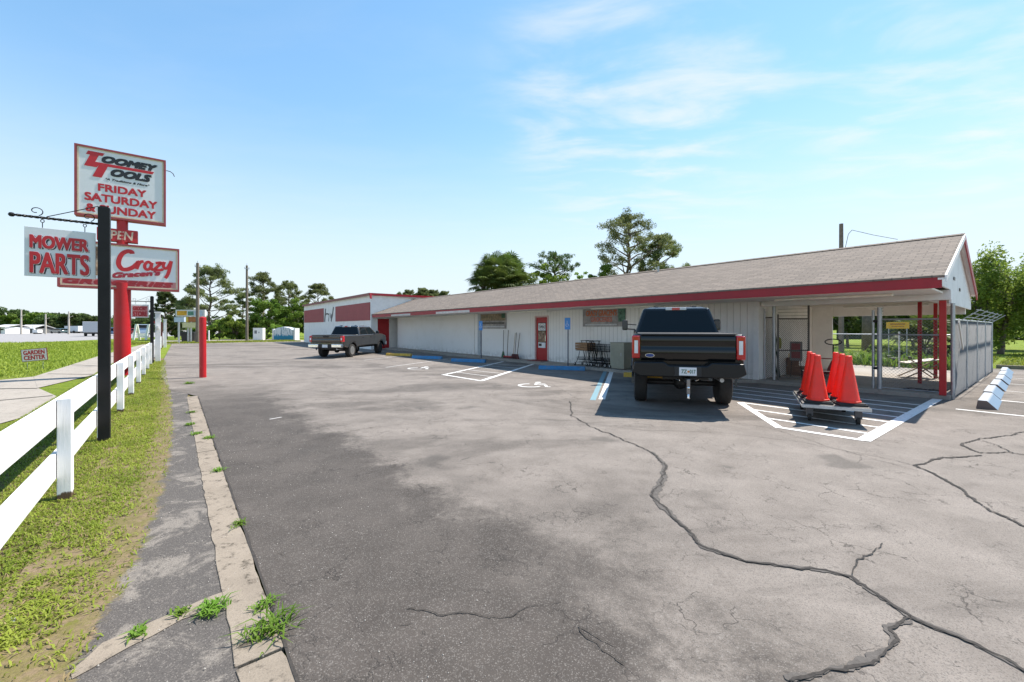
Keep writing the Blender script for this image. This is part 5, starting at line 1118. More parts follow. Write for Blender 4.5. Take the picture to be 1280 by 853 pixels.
pickup((-10.10, 22.75, 0), math.atan2(-hh_.x, hh_.y), 'bronze grey pickup parked before the hall near its red door', GREYP, None, .38, (1.15, 4.75), 5.6, 1.93, 1.24, 1.24, 1.28, 1.78, .60, True, (ALLOY, DARK), None, emblem=False, towmirror=False, cabx=(2.0, 2.2, 3.7, 4.4))

# ------------------------------------------------------------------ flat cart with cones
cc_ = Vector((5.89, 7.84, 0)); rzc = math.atan2(-.49, .87)
cart = thing('platform_cart', 'low grey platform cart loaded with orange traffic cones on the hatched bay', 'cart', cc_, rzc)
MB().box(-.46, .46, -.85, .85, .30, .33).part('deck', mat('deck_grey', (.09, .08, .07), .6, vary=.3, scale=8), cart, bevel=.004)
MB().box(-.47, .47, -.875, -.852, .270, .322).box(-.47, .47, .852, .875, .270, .322).box(-.475, -.445, -.85, .85, .265, .298).box(.445, .475, -.85, .85, .265, .298).part('edge_frame', GALV, cart)
for x in (-.34, .34):
    for y in (-.62, .62):
        lg = MB().box(x - .05, x + .05, y - .03, y + .03, .10, .299).part('caster_leg', mat('dark_steel', (.07, .07, .08), .5), cart)
        MB().lathe([(.03, -.025), (.075, -.024), (.075, .024), (.03, .025)], (x, y + .02, .076), 16, 'x').part('caster_wheel', RUBBER, lg, smooth=40)
MB().path([(-.30, .87, .32), (-.30, .92, .75), (.30, .92, .75), (.30, .87, .32)], .014, 8).part('push_handle', BLACK_MET, cart)
proto = None
for i, (x, y, lab) in enumerate(((-.22, -.60, 'orange traffic cone at the front left corner of the platform cart'), (-.225, .0, 'orange traffic cone in the middle of the left row on the cart'), (-.21, .62, 'orange traffic cone at the back of the left row, partly hidden'),
                           (.215, -.60, 'orange traffic cone at the front right corner of the platform cart'), (.22, .02, 'orange traffic cone in the middle of the right row on the cart'), (.21, .60, 'orange traffic cone at the back right on the cart, against the jack handle'))):
    p = cc_ + Vector((x * math.cos(rzc) - y * math.sin(rzc), x * math.sin(rzc) + y * math.cos(rzc), .3305))
    if proto is None:
        proto = thing('traffic_cone', lab, 'traffic cone', p, rzc, 'orange traffic cones on the platform cart')
        MB().lathe([(.165, .035), (.157, .06), (.050, .72), (.046, .76), (.052, .765), (.050, .785), (.044, .835), (.034, .84)], n=28).part('cone_body', ORANGE, proto, smooth=40)
        MB().box(-.20, .20, -.20, .20, 0, .034).box(-.18, .18, -.18, .18, .035, .05).part('base', RUBBER, proto, bevel=.012)
        MB().lathe([(.170, .051), (.170, .075), (.160, .078), (.159, .051)], n=28).part('foot_ring', ORANGE, proto)
    else: copy_tree(proto, p, rzc + (.1, .0, -.15, .2, -.1, .05)[i], lab)

# ------------------------------------------------------------------ things in the carport
jb = S(*st((9.75, 12.75)), .1); jb.z = .1
jk = thing('pallet_jack', 'red pallet jack with black loop handle standing in the carport opening', 'pallet jack', jb, RZF + .25)
MB().tube((0, 0, .25), (0, .02, 1.02), .018, n=10).part('handle_stem', BLACK_MET, jk)
MB().path([(.20 * math.cos(q * PI / 10), .02, 1.12 + .085 * math.sin(q * PI / 10)) for q in range(21)], .015, 8).part('handle_loop', BLACK_MET, jk, smooth=True)
MB().prism([(-.16, .12), (.16, .12), (.12, .30), (.02, .55), (-.04, .55), (-.14, .30)], .05, .25, lambda p, q, h: (p, h, q)).part('mast', mat('dark_red_machine', (.20, .02, .02), .5), jk, bevel=.01)
MB().box(-.27, -.11, .25, 1.35, .10, .16).box(.11, .27, .25, 1.35, .10, .16).part('forks', mat('dark_red_machine', (.20, .02, .02)), jk, bevel=.006)
MB().lathe([(.02, -.03), (.09, -.028), (.09, .028), (.02, .03)], (-.06, .12, .092), 14, 'x').lathe([(.02, -.03), (.09, -.028), (.09, .028), (.02, .03)], (.06, .12, .092), 14, 'x').part('steer_wheels', RUBBER, jk)
# table top edge behind the cones
pb = lambda px, s_=None, t_=None, z=.1: None
def at_t(px, t_, z=.1):
    s_, _ = on_t(px, 450, t_); return S(s_, t_, z)
rk = thing('steel_rack', 'low dark red rail rack standing behind the orange cones', 'rack', at_t(1029, 15.0), RZF)
MB().tube((-.42, 0, .64), (.42, 0, .64), .015, n=8).part('rail', mat('dark_red_machine', (.20, .02, .02)), rk)
for x in (-.40, .40): MB().tube((x, 0, .0), (x, 0, .64), .014, n=8).part('leg', BLACK_MET, rk)
def carton(px, t_, w_, d_, h_, m_, label, z=.1, rz=0, name='cardboard_box', cat='box'):
    p = at_t(px, t_, z); o = thing(name, label, cat, p, RZF + rz)
    MB().box(-w_ / 2, w_ / 2, -d_ / 2, d_ / 2, 0, h_).part('body', m_, o, bevel=.008); MB().box(-.03, .03, -d_ / 2 - .001, d_ / 2 + .001, h_, h_ + .002).part('tape', mat('tape', (.42, .30, .18), .4), o); return o
carton(984, 16.0, .36, .30, .28, CARD, 'brown cardboard box on the slab behind the gate leaf, lower left', rz=.2)
carton(997, 15.9, .42, .32, .30, mat('brown_box', (.20, .09, .05), .8), 'darker red brown box on the slab behind the gate leaf, lower right', rz=-.1)
carton(991, 15.95, .34, .26, .26, mat('brown_box', (.20, .09, .05)), 'brown box stacked on the two boxes behind the gate leaf', z=.402, rz=.3)
yj = thing('yellow_can', 'tall yellow can standing beside the boxes behind the gate leaf', 'can', at_t(977.5, 15.85), RZF)
MB().box(-.10, .10, -.09, .09, 0, .66).part('body', mat('yellow_plastic', (.58, .40, .05), .5), yj, bevel=.03); MB().tube((0, 0, .66), (0, 0, .72), .035, n=12).part('cap', DARK, yj)
yk = thing('yellow_can', 'second yellow brown can, between the tall can and the boxes', 'can', at_t(981.5, 16.1), RZF)
MB().box(-.11, .11, -.09, .09, 0, .72).part('body', mat('yellow_plastic2', (.42, .27, .06), .5), yk, bevel=.03); MB().tube((0, 0, .72), (0, 0, .77), .035, n=12).part('cap', DARK, yk)
sg = thing('stacked_notice', 'grey framed notice with two red print blocks leaning in the carport', 'sign', at_t(995, 15.2), RZF)
MB().box(-.17, .17, -.015, .015, .52, 1.12).part('panel', mat('grey_panel', (.30, .28, .28), .5), sg, bevel=.004); MB().box(-.12, .12, -.019, -.0155, .86, 1.06).box(-.12, .12, -.019, -.0155, .60, .80).part('red_print', mat('faded_red', (.42, .08, .09), .6), sg)
MB().tube((-.15, .01, 0), (-.12, .0, .56), .01, n=6).tube((.15, .01, 0), (.12, .0, .56), .01, n=6).part('legs', BLACK_MET, sg)
hz_ = thing('garden_hose', 'dark green hose hanging down by the grey gate posts', 'hose', at_t(972, 14.3, .1), RZF)
MB().path([(-.12, 0, 1.85), (-.09, .02, 1.5), (-.04, .0, 1.2), (-.06, .0, .9), (.0, .02, .6), (.03, 0, .3), (.06, 0, .02)], .022, 8).path([(-.13, .05, 1.8), (-.10, .05, 1.2), (-.10, .04, .6), (-.02, .05, .02)], .02, 8).part('hose', mat('green_hose', (.02, .05, .035), .5), hz_, smooth=True)
yc = thing('yellow_rag', 'pale yellow rag hanging beside the dark hose at the gate', 'rag', at_t(974, 14.28, 1.0), RZF)
g_ = MB(); W = 7
for i in range(W):
    for j in range(5): g_.v.append((-.05 + .018 * i + .01 * math.sin(j), .015 * math.sin(i * 1.9 + j * .5), .02 + .36 * j / 4 * (1 - .05 * abs(i - 3))))
g_.f = [(i * 5 + j, i * 5 + j + 1, (i + 1) * 5 + j + 1, (i + 1) * 5 + j) for i in range(W - 1) for j in range(4)]
o = g_.part('cloth', mat('rag_yellow', (.45, .42, .10), .9), yc, recalc=False); sol = o.modifiers.new('solid', 'SOLIDIFY'); sol.thickness = .006
# folding table, dark pallets, hose coil, yellow notice, beyond the red posts
p = at_t(1150, 18.1); ftb = thing('folding_table', 'small weathered folding table with crossed legs behind the red posts', 'table', p, RZF + .5)
Mtt = Matrix.Translation((0, 0, .52)) @ Matrix.Rotation(-.16, 4, 'Y')
tp = MB().box(-.42, .40, -.3, .3, -.012, .012); tp.v = [tuple(Mtt @ Vector(v)) for v in tp.v]; tp.part('tabletop', mat('grey_board', (.50, .47, .42), .7, vary=.2), ftb, bevel=.004)
for y in (-.26, .26): MB().bar((-.45, y, 0), (.34, y, .45), .035, .03).part('leg', mat('weathered_wood', (.26, .20, .14), .8), ftb); MB().bar((.38, y * .9, 0), (-.30, y * .9, .55), .035, .03).part('leg', mat('weathered_wood', (.26, .20, .14)), ftb)
p = on_Y(1128, 18.2); pal = thing('dark_pallet', 'stack of dark plastic pallets on the yard concrete', 'pallet', (p.x, p.y, .02), RZF)
for k in range(3): MB().box(-.52, .45 - .1 * k, -.4, .4, .02 + .13 * k, .06 + .13 * k).box(-.5, -.4, -.4, .4, .061 + .13 * k, .148 + .13 * k).box(.2, .3, -.4, .4, .061 + .13 * k, .148 + .13 * k).part('pallet_deck', DARK, pal)
hc = thing('hose_coil', 'loose black hose lying on the slab inside the gate', 'hose', S(1.75, 14.35, .1), RZF)
MB().path([((.36 + .05 * math.sin(q * .7)) * math.cos(q * .42), (.2 + .03 * math.cos(q)) * math.sin(q * .42), .015 + .008 * (q % 3)) for q in range(36)], .013, 6).part('coil', DARK, hc, smooth=True)
p = on_Y(1122, 18.6, 411); yn = thing('yellow_notice', 'yellow sign with dark lettering blocks hanging beyond the yard fence', 'sign', (p.x, p.y, 0), RZF)
MB().box(-.38, .38, -.01, .01, CAMH - 1 * 18.6 / FPX, CAMH + 7.2 * 18.6 / FPX).part('panel', mat('yellow_panel', (.60, .36, .02), .5), yn)
MB().box(-.25, .25, -.013, -.0105, CAMH + 3.5 * 18.6 / FPX, CAMH + 5.6 * 18.6 / FPX).box(-.2, .22, -.013, -.0105, CAMH + 1 * 18.6 / FPX, CAMH + 2.2 * 18.6 / FPX).part('print', mat('amber_ink', (.34, .16, .01), .5), yn)
MB().tube((-.3, .02, 0), (-.3, .02, 1.9), .02, n=6).tube((.3, .02, 0), (.3, .02, 1.9), .02, n=6).part('post', GALV, yn)

# ------------------------------------------------------------------ far things on the left and at the end of the lot
def far_sign(px, Yd, label, panels, posts, name='roadside_sign'):
    b_ = on_Y(px, Yd); t_ = thing(name, label, 'sign', (b_.x, b_.y, 0), 0); k_ = Yd / FPX
    for x0_, x1_, y0_, y1_, m_ in panels: MB().box((x0_ - px) * k_, (x1_ - px) * k_, -.12, .12, CAMH + (HY - y1_) * k_, CAMH + (HY - y0_) * k_).part('panel', m_, t_)
    for x_, y_ in posts: MB().tube(((x_ - px) * k_, .2, 0), ((x_ - px) * k_, .2, CAMH + (HY - y_) * k_), .09, n=8).part('post', GALV, t_)
    return t_
YP = mat('sign_yellow', (.62, .43, .05), .5, vary=.2); PW = mat('sign_pale', (.62, .62, .62), .5); PB_ = mat('sign_pale_blue', (.42, .50, .60), .5, vary=.2, scale=2); PY = mat('sign_pale_yellow', (.60, .55, .30), .5)
far_sign(238, 47, 'wide white and yellow roadside sign above smaller yellow panels at the lot end', [(220.5, 257, 387.5, 396, PW), (222.5, 234.5, 388.8, 394.5, mat('amber_block', (.60, .30, .01), .5, vary=.5, scale=2.5)), (236, 243, 389.5, 394.5, mat('green_block', (.08, .22, .16), .5, vary=.5, scale=3)), (244, 254, 389.3, 395, PB_), (232.5, 236.2, 396.4, 403, YP), (236.6, 246, 396.4, 402.5, mat('rust_panel', (.35, .12, .03), .5)), (229, 245.5, 403.4, 409.8, PY)], [(233.5, 410), (237, 400)])
far_sign(226, 44, 'pale blue roadside sign on one thin post left of the yellow one', [(219, 231.5, 396.8, 402.8, PB_)], [(221.7, 398)])
# the recess: colour blocks stand 2 mm proud of the white board
for o in [x for x in bpy.data.objects if x.name.startswith('panel') and x.parent and x.parent.name.startswith('roadside_sign')]:
    if o.data.materials[0].name in ('amber_block', 'green_block', 'sign_pale_blue'): o.location.y = -.03
b_ = on_Y(238.5, 50); bn = thing('black_bin', 'large black waste bin under the yellow roadside sign', 'bin', (b_.x, b_.y, 0), 0)
MB().hexa([(-.68, -.5, 0), (.68, -.5, 0), (.68, .5, 0), (-.68, .5, 0)], [(-.78, -.6, 1.05), (.78, -.6, 1.05), (.78, .6, 1.05), (-.78, .6, 1.05)]).part('body', DARK, bn, bevel=.03); MB().box(-.8, .8, -.63, .63, 1.052, 1.15).part('lid', DARK, bn, bevel=.03)
b_ = on_Y(324, 55); wb_ = thing('white_utility_box', 'white upright utility box at the lot edge right of the pole', 'utility box', (b_.x, b_.y, 0), 0)
MB().box(-.63, .63, -.3, .3, 0, 1.62).part('body', WHITE, wb_, bevel=.02); MB().box(-.45, -.12, -.31, -.301, .9, 1.3).box(.1, .2, -.31, -.301, .95, 1.15).part('notice', mat('dark_notice', (.18, .18, .2), .6), wb_)
b_ = on_Y(357.5, 56); tk = thing('painted_tank', 'white tank painted blue along the bottom, beside the bushes', 'tank', (b_.x, b_.y, 0), 0)
TKM = NB('tank_paint'); _s = TKM.n.new('ShaderNodeSeparateXYZ'); TKM.l.new(TKM.co, _s.inputs[0])
_h = TKM.math('ADD', _s.outputs['Z'], TKM.math('MULTIPLY', TKM.noise(3, 4, .7), 1.0)); _b = TKM.ramp(_h, 1.25, 1.1)
_w = TKM.mix(TKM.ramp(TKM.noise(2.2, 5, .7, vec=TKM.mapping((2.5, 1, .4))), .5, .62), (.62, .64, .66), (.22, .30, .36)); TKM.done(TKM.mix(_b, _w, (.03, .22, .34)), .5)
MB().prism([(-1.25, 0), (1.25, 0), (1.25, 1.35), (.85, 1.62), (0, 1.78), (-.85, 1.62), (-1.25, 1.35)], -.7, .7, lambda p, q, h: (p, h, q)).part('shell', TKM.m, tk, bevel=.04); MB().box(-1.5, -1.3, -.6, .6, 0, 1.5).part('end_frame', mat('sign_pale', (.62, .62, .62)), tk); MB().box(1.3, 1.5, -.6, .6, 0, 1.6).part('end_frame', mat('sign_pale', (.62, .62, .62)), tk)
MB().tube((on_Y(261, 52).x, 52, 0), (on_Y(261, 52).x, 52, 1.35), .08, n=8).solo('marker_post', WHITE, 'short white marker post right of the red bollard in the far grass', 'post', (on_Y(261, 52).x, 52, 0))

def far_pole(px, Yd, yt, label): 
    b_ = on_Y(px, Yd); h = CAMH + (HY - yt) * Yd / FPX; t_ = thing('roadside_pole', label, 'pole', (b_.x, b_.y, 0), 0)
    MB().tube((0, 0, 0), (0, 0, h), .22, .14, 10).part('shaft', mat('pale_pole', (.42, .38, .33), .8), t_); MB().tube((-.1, 0, h * .72), (1.0, 0, h * .80), .06, n=6).part('arm', mat('pale_pole', (.42, .38, .33)), t_)
far_pole(26.5, 108, 387.5, 'pale roadside pole by the small white roof, leftmost of three'); far_pole(57, 112, 392.5, 'pale roadside pole in the middle of three beyond the road'); far_pole(86, 106, 389.5, 'pale roadside pole nearest the white box truck')
def vehicle(px, Yd, w_, l_, h_, m_, label, rz=0, name='parked_car', cat='car', zoff=0):
    b_ = on_Y(px, Yd); t_ = thing(name, label, cat, (b_.x, b_.y, 0), rz); hw = w_ / 2
    prof = [(-l_ / 2, .3), (l_ / 2, .3), (l_ / 2 + .02, .75), (l_ * .28, .92), (l_ * .14, h_ - .04), (l_ * .05, h_), (-l_ * .32, h_), (-l_ * .44, h_ * .68), (-l_ / 2, .9)]
    b1_ = MB().prism(prof, -hw, hw, lambda p, q, h: (h, p, q)).part('body', m_, t_, bevel=.08, smooth=50)
    gl = [(l_ * .22, .98), (l_ * .13, h_ - .10), (-l_ * .31, h_ - .10), (-l_ * .40, .98)]
    MB().prism(gl, -hw - .01, hw + .01, lambda p, q, h: (h, p, q)).part('side_glass', GLASS, b1_)
    MB().box(-hw * .8, hw * .8, -l_ / 2 + .0, -l_ * .36, h_ * .68, h_ - .12).part('rear_glass', GLASS, b1_)
    for y in (-l_ * .31, l_ * .31):
        for x in (-hw + .1, hw - .1): MB().lathe([(.1, -.11), (.33, -.11), (.33, .11), (.1, .11)], (x, y, .33), 16, 'x').part('wheel', RUBBER, t_)
    return t_
dirU = math.atan2(-UX, UY)      # driving along the road
b_ = on_Y(119, 84); bt_ = thing('box_truck', 'white box truck driving away on the road beyond the grass', 'truck', (b_.x, b_.y, 0), dirU * .85)
MB().box(-1.2, 1.2, -2.8, 2.6, .75, 2.85).part('cargo_box', mat('truck_white', (.55, .56, .58), .5, vary=.05), bt_, bevel=.04); MB().box(-1.05, 1.05, 2.65, 4.3, .5, 2.2).part('cab', WHITE, bt_, bevel=.15)
MB().box(-1.0, 1.0, -2.7, 4.0, .45, .74).part('chassis', DARK, bt_); MB().box(-1.15, 1.15, -2.84, -2.805, .8, 2.8).part('rear_door', mat('truck_grey', (.45, .46, .48), .5), bt_)
for y in (-1.9, 3.2):
    for x in (-.95, .95): MB().lathe([(.1, -.15), (.45, -.15), (.45, .15), (.1, .15)], (x, y, .45), 16, 'x').part('wheel', RUBBER, bt_)
vehicle(74, 125, 1.9, 4.6, 1.5, mat('teal_car', (.06, .10, .11), .25, coat=.8), 'dark teal car parked across the road left of the white trailers', 1.4)
vehicle(140.5, 92, 1.95, 4.9, 1.7, mat('blue_car', (.07, .12, .22), .25, coat=.8), 'blue car on the road seen between the black post and the red pole', dirU, 'moving_car')
vehicle(180, 104, 2.1, 5.2, 2.5, mat('pale_blue_van', (.28, .36, .46), .3, coat=.8), 'pale blue van on the road behind the white swing frame', dirU, 'moving_van', 'van')
vehicle(169.5, 118, 1.9, 4.5, 1.5, mat('red_car', (.25, .04, .03), .3, coat=.8), 'small dull red car right behind the red pylon pole', dirU, 'moving_car')
def trailer(px, Yd, w_, h_, m_, label):
    b_ = on_Y(px, Yd); t_ = thing('cargo_trailer', label, 'trailer', (b_.x, b_.y, 0), 0); MB().box(-w_ / 2, w_ / 2, -1.2, 1.2, .5, h_).part('box', m_, t_, bevel=.05)
    for x in (-w_ * .2, w_ * .2): MB().lathe([(.1, -.15), (.4, -.15), (.4, .15), (.1, .15)], (x, -1.1, .4), 12, 'y').part('wheel', RUBBER, t_)
    MB().box(-w_ * .48, -w_ * .42, -.9, -.8, 0, .5).part('stand', DARK, t_)
trailer(94, 130, 4.2, 2.2, mat('pale_trailer', (.60, .62, .64), .5), 'white trailer parked across the road right of the teal car'); trailer(106, 132, 3.6, 2.1, mat('tan_trailer', (.45, .40, .33), .5), 'tan trailer parked next to the white one across the road')
def house(px, Yd, w_, d_, hw_, hr_, wm, rm, label, name='small_building'):
    b_ = on_Y(px, Yd); t_ = thing(name, label, 'building', (b_.x, b_.y, 0), 0)
    MB().box(-w_ / 2, w_ / 2, 0, d_, 0, hw_).part('wall', wm, t_); MB().prism([(-.4, hw_), (d_ / 2, hr_), (d_ + .4, hw_), (d_ + .4, hw_ - .12), (d_ / 2, hr_ - .15), (-.4, hw_ - .12)], -w_ / 2 - .4, w_ / 2 + .4, lambda p, q, h: (h, p, q)).part('roof', rm, t_)
    for x in (-w_ * .25, w_ * .22): wn = MB().box(x - .5, x + .5, -.05, -.002, 1.0, hw_ - .5).part('window', GLASS, t_)
    MB().box(-.45, .45, -.06, -.002, 0, 2.0).part('door', mat('brown_door', (.12, .08, .06), .6), t_)
house(-1, 118, 3.4, 6, 1.9, 2.6, WHITE, mat('pale_roof', (.55, .55, .55), .6), 'white shed at the left edge beyond the road')
house(30, 128, 5.0, 6, 1.5, 2.6, mat('grey_wall', (.12, .12, .12), .7), mat('pale_roof', (.55, .55, .55)), 'dark shed under a white roof beyond the road')
b_ = on_Y(45.5, 115); rp = thing('white_ramp', 'white slanted loading ramp beyond the road', 'ramp', (b_.x, b_.y, 0), 0)
MB().bar((-.9, 0, 2.3), (-.35, 0, .4), .3, .25).part('slanted_arm', WHITE, rp); MB().box(-.4, 1.0, -.6, .6, .3, 1.15).part('bin', WHITE, rp); MB().box(-.3, -.2, -.5, .5, 0, .3).box(.8, .9, -.5, .5, 0, .3).part('feet', DARK, rp)
b_ = on_Y(178.5, 58); sw_ = thing('swing_frame', 'white timber swing frame with a low seat on the roadside grass', 'swing', (b_.x, b_.y, 0), 0)
for x, y in ((-.85, -1), (-.85, 1), (.85, -1), (.85, 1)): MB().bar((x, .5 * y, 0), (x, .06 * y, 2.15), .28, .10).part('leg', mat('cream_paint', (.70, .70, .62), .6), sw_)
MB().box(-.65, .65, -.2, .2, .38, .52).box(-.65, .65, .15, .2, .53, .85).part('seat', mat('cream_paint', (.70, .70, .62)), sw_)

# ------------------------------------------------------------------ vegetation
import numpy as np
def leaves(name, clumps, size, m, parent, aspect=.5, seed=0, flat=0.0, shell=.35):
    rg = np.random.default_rng(seed); C_ = []
    for (c, r, n) in clumps:
        d = rg.normal(size=(n, 3)); d /= np.linalg.norm(d, axis=1)[:, None]; rad = shell + (1 - shell) * rg.random(n) ** .6
        C_.append(np.array(c) + d * rad[:, None] * np.array(r))
    P = np.concatenate(C_); n = len(P)
    nn = rg.normal(size=(n, 3)); nn[:, 2] = nn[:, 2] * (1 + flat); nn /= np.linalg.norm(nn, axis=1)[:, None]
    a = np.cross(nn, rg.normal(size=(n, 3))); a /= np.linalg.norm(a, axis=1)[:, None]; b = np.cross(nn, a)
    sz = (size * (.6 + .8 * rg.random(n)))[:, None]
    V = np.stack([P - a * sz, P - b * sz * aspect, P + a * sz, P + b * sz * aspect], 1).reshape(-1, 3)
    me = bpy.data.meshes.new(name); me.vertices.add(4 * n); me.vertices.foreach_set('co', V.ravel()); me.loops.add(4 * n); me.loops.foreach_set('vertex_index', np.arange(4 * n)); me.polygons.add(n)
    me.polygons.foreach_set('loop_start', np.arange(0, 4 * n, 4)); me.polygons.foreach_set('loop_total', np.full(n, 4)); me.update(); me.validate()
    o = bpy.data.objects.new(name, me); COL.objects.link(o); o.parent = parent; me.materials.append(m); WM[o.name] = WM[parent.name]; return o
def limb(mb, a, b, r0, r1, rnd, n=4, bend=.12):
    a = Vector(a); b = Vector(b); L_ = (b - a).length; pts = [a]
    for i in range(1, n + 1):
        f = i / n; p = a.lerp(b, f) + Vector((rnd.uniform(-1, 1), rnd.uniform(-1, 1), rnd.uniform(-.3, 1))) * L_ * bend * (1 if i < n else 0) * f * (1.2 - f) * 2; pts.append(p)
    rs = [r0 + (r1 - r0) * i / n for i in range(n + 1)]; mb.path(pts, rs, 7); return pts
def pine(loc, H, cw, label, seed, low=.42, dens=1.0, leafm=None, size=.13, group=None, crown_z=None, name='pine_tree', airy=1.0):
    rnd = random.Random(seed); t_ = thing(name, label, 'tree', loc, rnd.uniform(0, 6), group); tr = MB(); cl = []
    top = Vector((rnd.uniform(-.25, .25), rnd.uniform(-.25, .25), H * .97)); tp = limb(tr, (0, 0, -.1), top, H * .020 + .03, .03, rnd, 7, .03)
    nb = int(17 * airy) + 8
    for i in range(nb):
        f = low + (1 - low) * (i + rnd.random()) / nb; z = H * f; a_ = i * 2.4 + rnd.uniform(-.5, .5); g = (f - low) / (1 - low)
        rr_ = cw / 2 * (0.55 + .65 * math.sin(PI * min(1, .25 + g * .75))) * (1.05 - .62 * g ** 3) * rnd.uniform(.55, 1.1)
        ax_ = tp[0].lerp(tp[-1], f); e = Vector((ax_.x + rr_ * math.cos(a_), ax_.y + rr_ * math.sin(a_), z + rr_ * rnd.uniform(.1, .5)))
        pts = limb(tr, (ax_.x, ax_.y, z - rr_ * .15), e, H * .006 + .012, .012, rnd, 3, .12)
        for q in range(rnd.randint(4, 6)):
            c = pts[-1] + Vector((rnd.uniform(-.5, .5), rnd.uniform(-.5, .5), rnd.uniform(-.1, .35))) * cw * .15 * (1 + q * .3); rad = cw * rnd.uniform(.05, .09)
            cl.append((tuple(c), (rad * 1.2, rad * 1.2, rad * .9), int(75 * dens)))
            if q: tr.tube(pts[-2], c, .018, .008, 5)
    for q in range(5): cl.append(((top.x + rnd.uniform(-.4, .4), top.y + rnd.uniform(-.4, .4), H * rnd.uniform(.93, 1.0)), (cw * .09, cw * .09, cw * .07), int(110 * dens)))
    tr.part('trunk', BARK, t_, smooth=True); leaves('crown', cl, size, leafm or LEAF_P, t_, .22, seed, shell=.1); return t_
def broad(loc, H, cw, label, seed, ch=.7, dens=1.0, leafm=None, size=.10, ncl=46, group=None, name='broadleaf_tree', cat='tree', droop=0.0, irregular=.25, shape=1.0):
    rnd = random.Random(seed); t_ = thing(name, label, cat, loc, 0, group); tr = MB(); cl = []
    zc = H * (1 - ch / 2); rz_ = H * ch / 2; fork = H * (1 - ch) * .9 + H * .04
    limb(tr, (0, 0, -.1), (rnd.uniform(-.2, .2), rnd.uniform(-.2, .2), fork), H * .022 + .04, H * .016 + .02, rnd, 3, .05)
    nl = 9; limbs = []
    for i in range(nl):
        a_ = i * 2.4; el = rnd.uniform(.1, 1.3); e = Vector((cw / 2 * .62 * math.cos(a_) * math.cos(el), cw / 2 * .62 * math.sin(a_) * math.cos(el), zc + rz_ * .55 * math.sin(el))); limbs.append(limb(tr, (0, 0, fork * .93), e, H * .010 + .02, .02, rnd, 4, .12))
    for i in range(ncl):
        d = Vector((rnd.gauss(0, 1), rnd.gauss(0, 1), rnd.gauss(0, 1))).normalized(); rr_ = (.50 + .5 * rnd.random() ** .5) * (1 + rnd.uniform(-irregular, irregular))
        c = Vector((d.x * cw / 2 * rr_, d.y * cw / 2 * rr_, zc + d.z * rz_ * rr_ * shape)); c.z = max(c.z, H * (1 - ch) * .9)
        rad = cw * rnd.uniform(.085, .15); cl.append((tuple(c), (rad, rad, rad * (.75 + droop)), int(170 * dens)))
        lb = min(limbs, key=lambda L2: (L2[-1] - c).length); tr.tube(lb[-1 if rnd.random() < .6 else 2], c, .022 * H / 8, .007, 5)
        if droop:
            for q in range(2): cl.append(((c.x + rnd.uniform(-.3, .3) * rad * 3, c.y + rnd.uniform(-.3, .3) * rad * 3, c.z - rad * rnd.uniform(.5, 1.3)), (rad * .45, rad * .45, rad * .8), int(60 * dens)))
    tr.part('trunk', BARK, t_, smooth=True); leaves('crown', cl, size, leafm or LEAF, t_, .5, seed); return t_
def palm(loc, H, label, seed, fr=34, R0=1.35, group=None):
    rnd = random.Random(seed); t_ = thing('palm_tree', label, 'tree', loc, rnd.uniform(0, 6), group); tr = MB(); limb(tr, (0, 0, -.1), (rnd.uniform(-.3, .3), 0, H - R0 * .8), .19, .17, rnd, 4, .03)
    tr.part('trunk', BARK, t_, smooth=True); mb = MB(); top = Vector((0, 0, H - R0 * .8))
    for i in range(fr):
        a_ = i * 2.4; el = math.radians(rnd.uniform(-45, 85)); d = Vector((math.cos(a_) * math.cos(el), math.sin(a_) * math.cos(el), math.sin(el))); L_ = R0 * rnd.uniform(.5, .7); c = top + d * L_ + Vector((0, 0, .1))
        mb.bar(top, c, .03, .015); side = d.cross(Vector((0, 0, 1))).normalized(); up_ = side.cross(d)
        nbl = 15
        for k in range(nbl):
            th_ = math.radians(-105 + 210 * k / (nbl - 1)); v = (d * math.cos(th_) + side * math.sin(th_)); l2 = R0 * .62 * (1 - .25 * abs(k / (nbl - 1) - .5) * 2); m1 = c + v * l2 * .6 + up_ * .05; e = c + v * l2 + Vector((0, 0, -.18 * l2 - .1 * rnd.random())); wd = up_.cross(v).normalized() * .06
            mb.add([c, m1 - wd, e, m1 + wd], [(0, 1, 2, 3)])
    mb.part('crown', LEAF_PALM, t_, recalc=False); return t_
def top_h(Yd, yt): return CAMH + (HY - yt) * Yd / FPX
def at(px, Yd): p = on_Y(px, Yd); return (p.x, p.y, -.03)
k_ = lambda Yd, w_: w_ * Yd / FPX
# end of the lot, left group
pine(at(263, 60), top_h(60, 338), k_(60, 52), 'wide crowned pine behind the red bollard, tallest at the lot end', 3, .30, 1.3, size=.17, airy=1.2)
pine(at(208, 62), top_h(62, 366), k_(62, 26), 'dense dark conifer right of the far black sign post', 7, .12, 1.5, LEAF_D, .16, name='conifer_tree', airy=1.7)
pine(at(234, 74), top_h(74, 377), k_(74, 34), 'dark pine behind the yellow roadside sign', 9, .35, 1.2, size=.18)
pine(at(330, 72), top_h(72, 345), k_(72, 38), 'tall open pine between the right utility pole and the tank', 12, .42, 1.0, size=.18)
pine(at(361, 78), top_h(78, 355), k_(78, 34), 'slim open pine above the painted tank', 15, .40, 1.0, size=.19)
pine(at(396, 84), top_h(84, 358), k_(84, 36), 'pine rising behind the far end of the hall', 18, .35, 1.2, size=.2)
pine(at(303, 88), top_h(88, 368), k_(88, 26), 'small distant pine just left of the right utility pole', 21, .35, 1.0, size=.2)
broad(at(334, 62), top_h(62, 375), k_(62, 44), 'bright green broadleaf tree behind the white utility box', 30, .85, 1.0, LEAF, .15, 50)
broad(at(364, 64), top_h(64, 377), k_(64, 38), 'leafy green tree behind the painted tank', 31, .85, 1.0, LEAF, .15, 44)
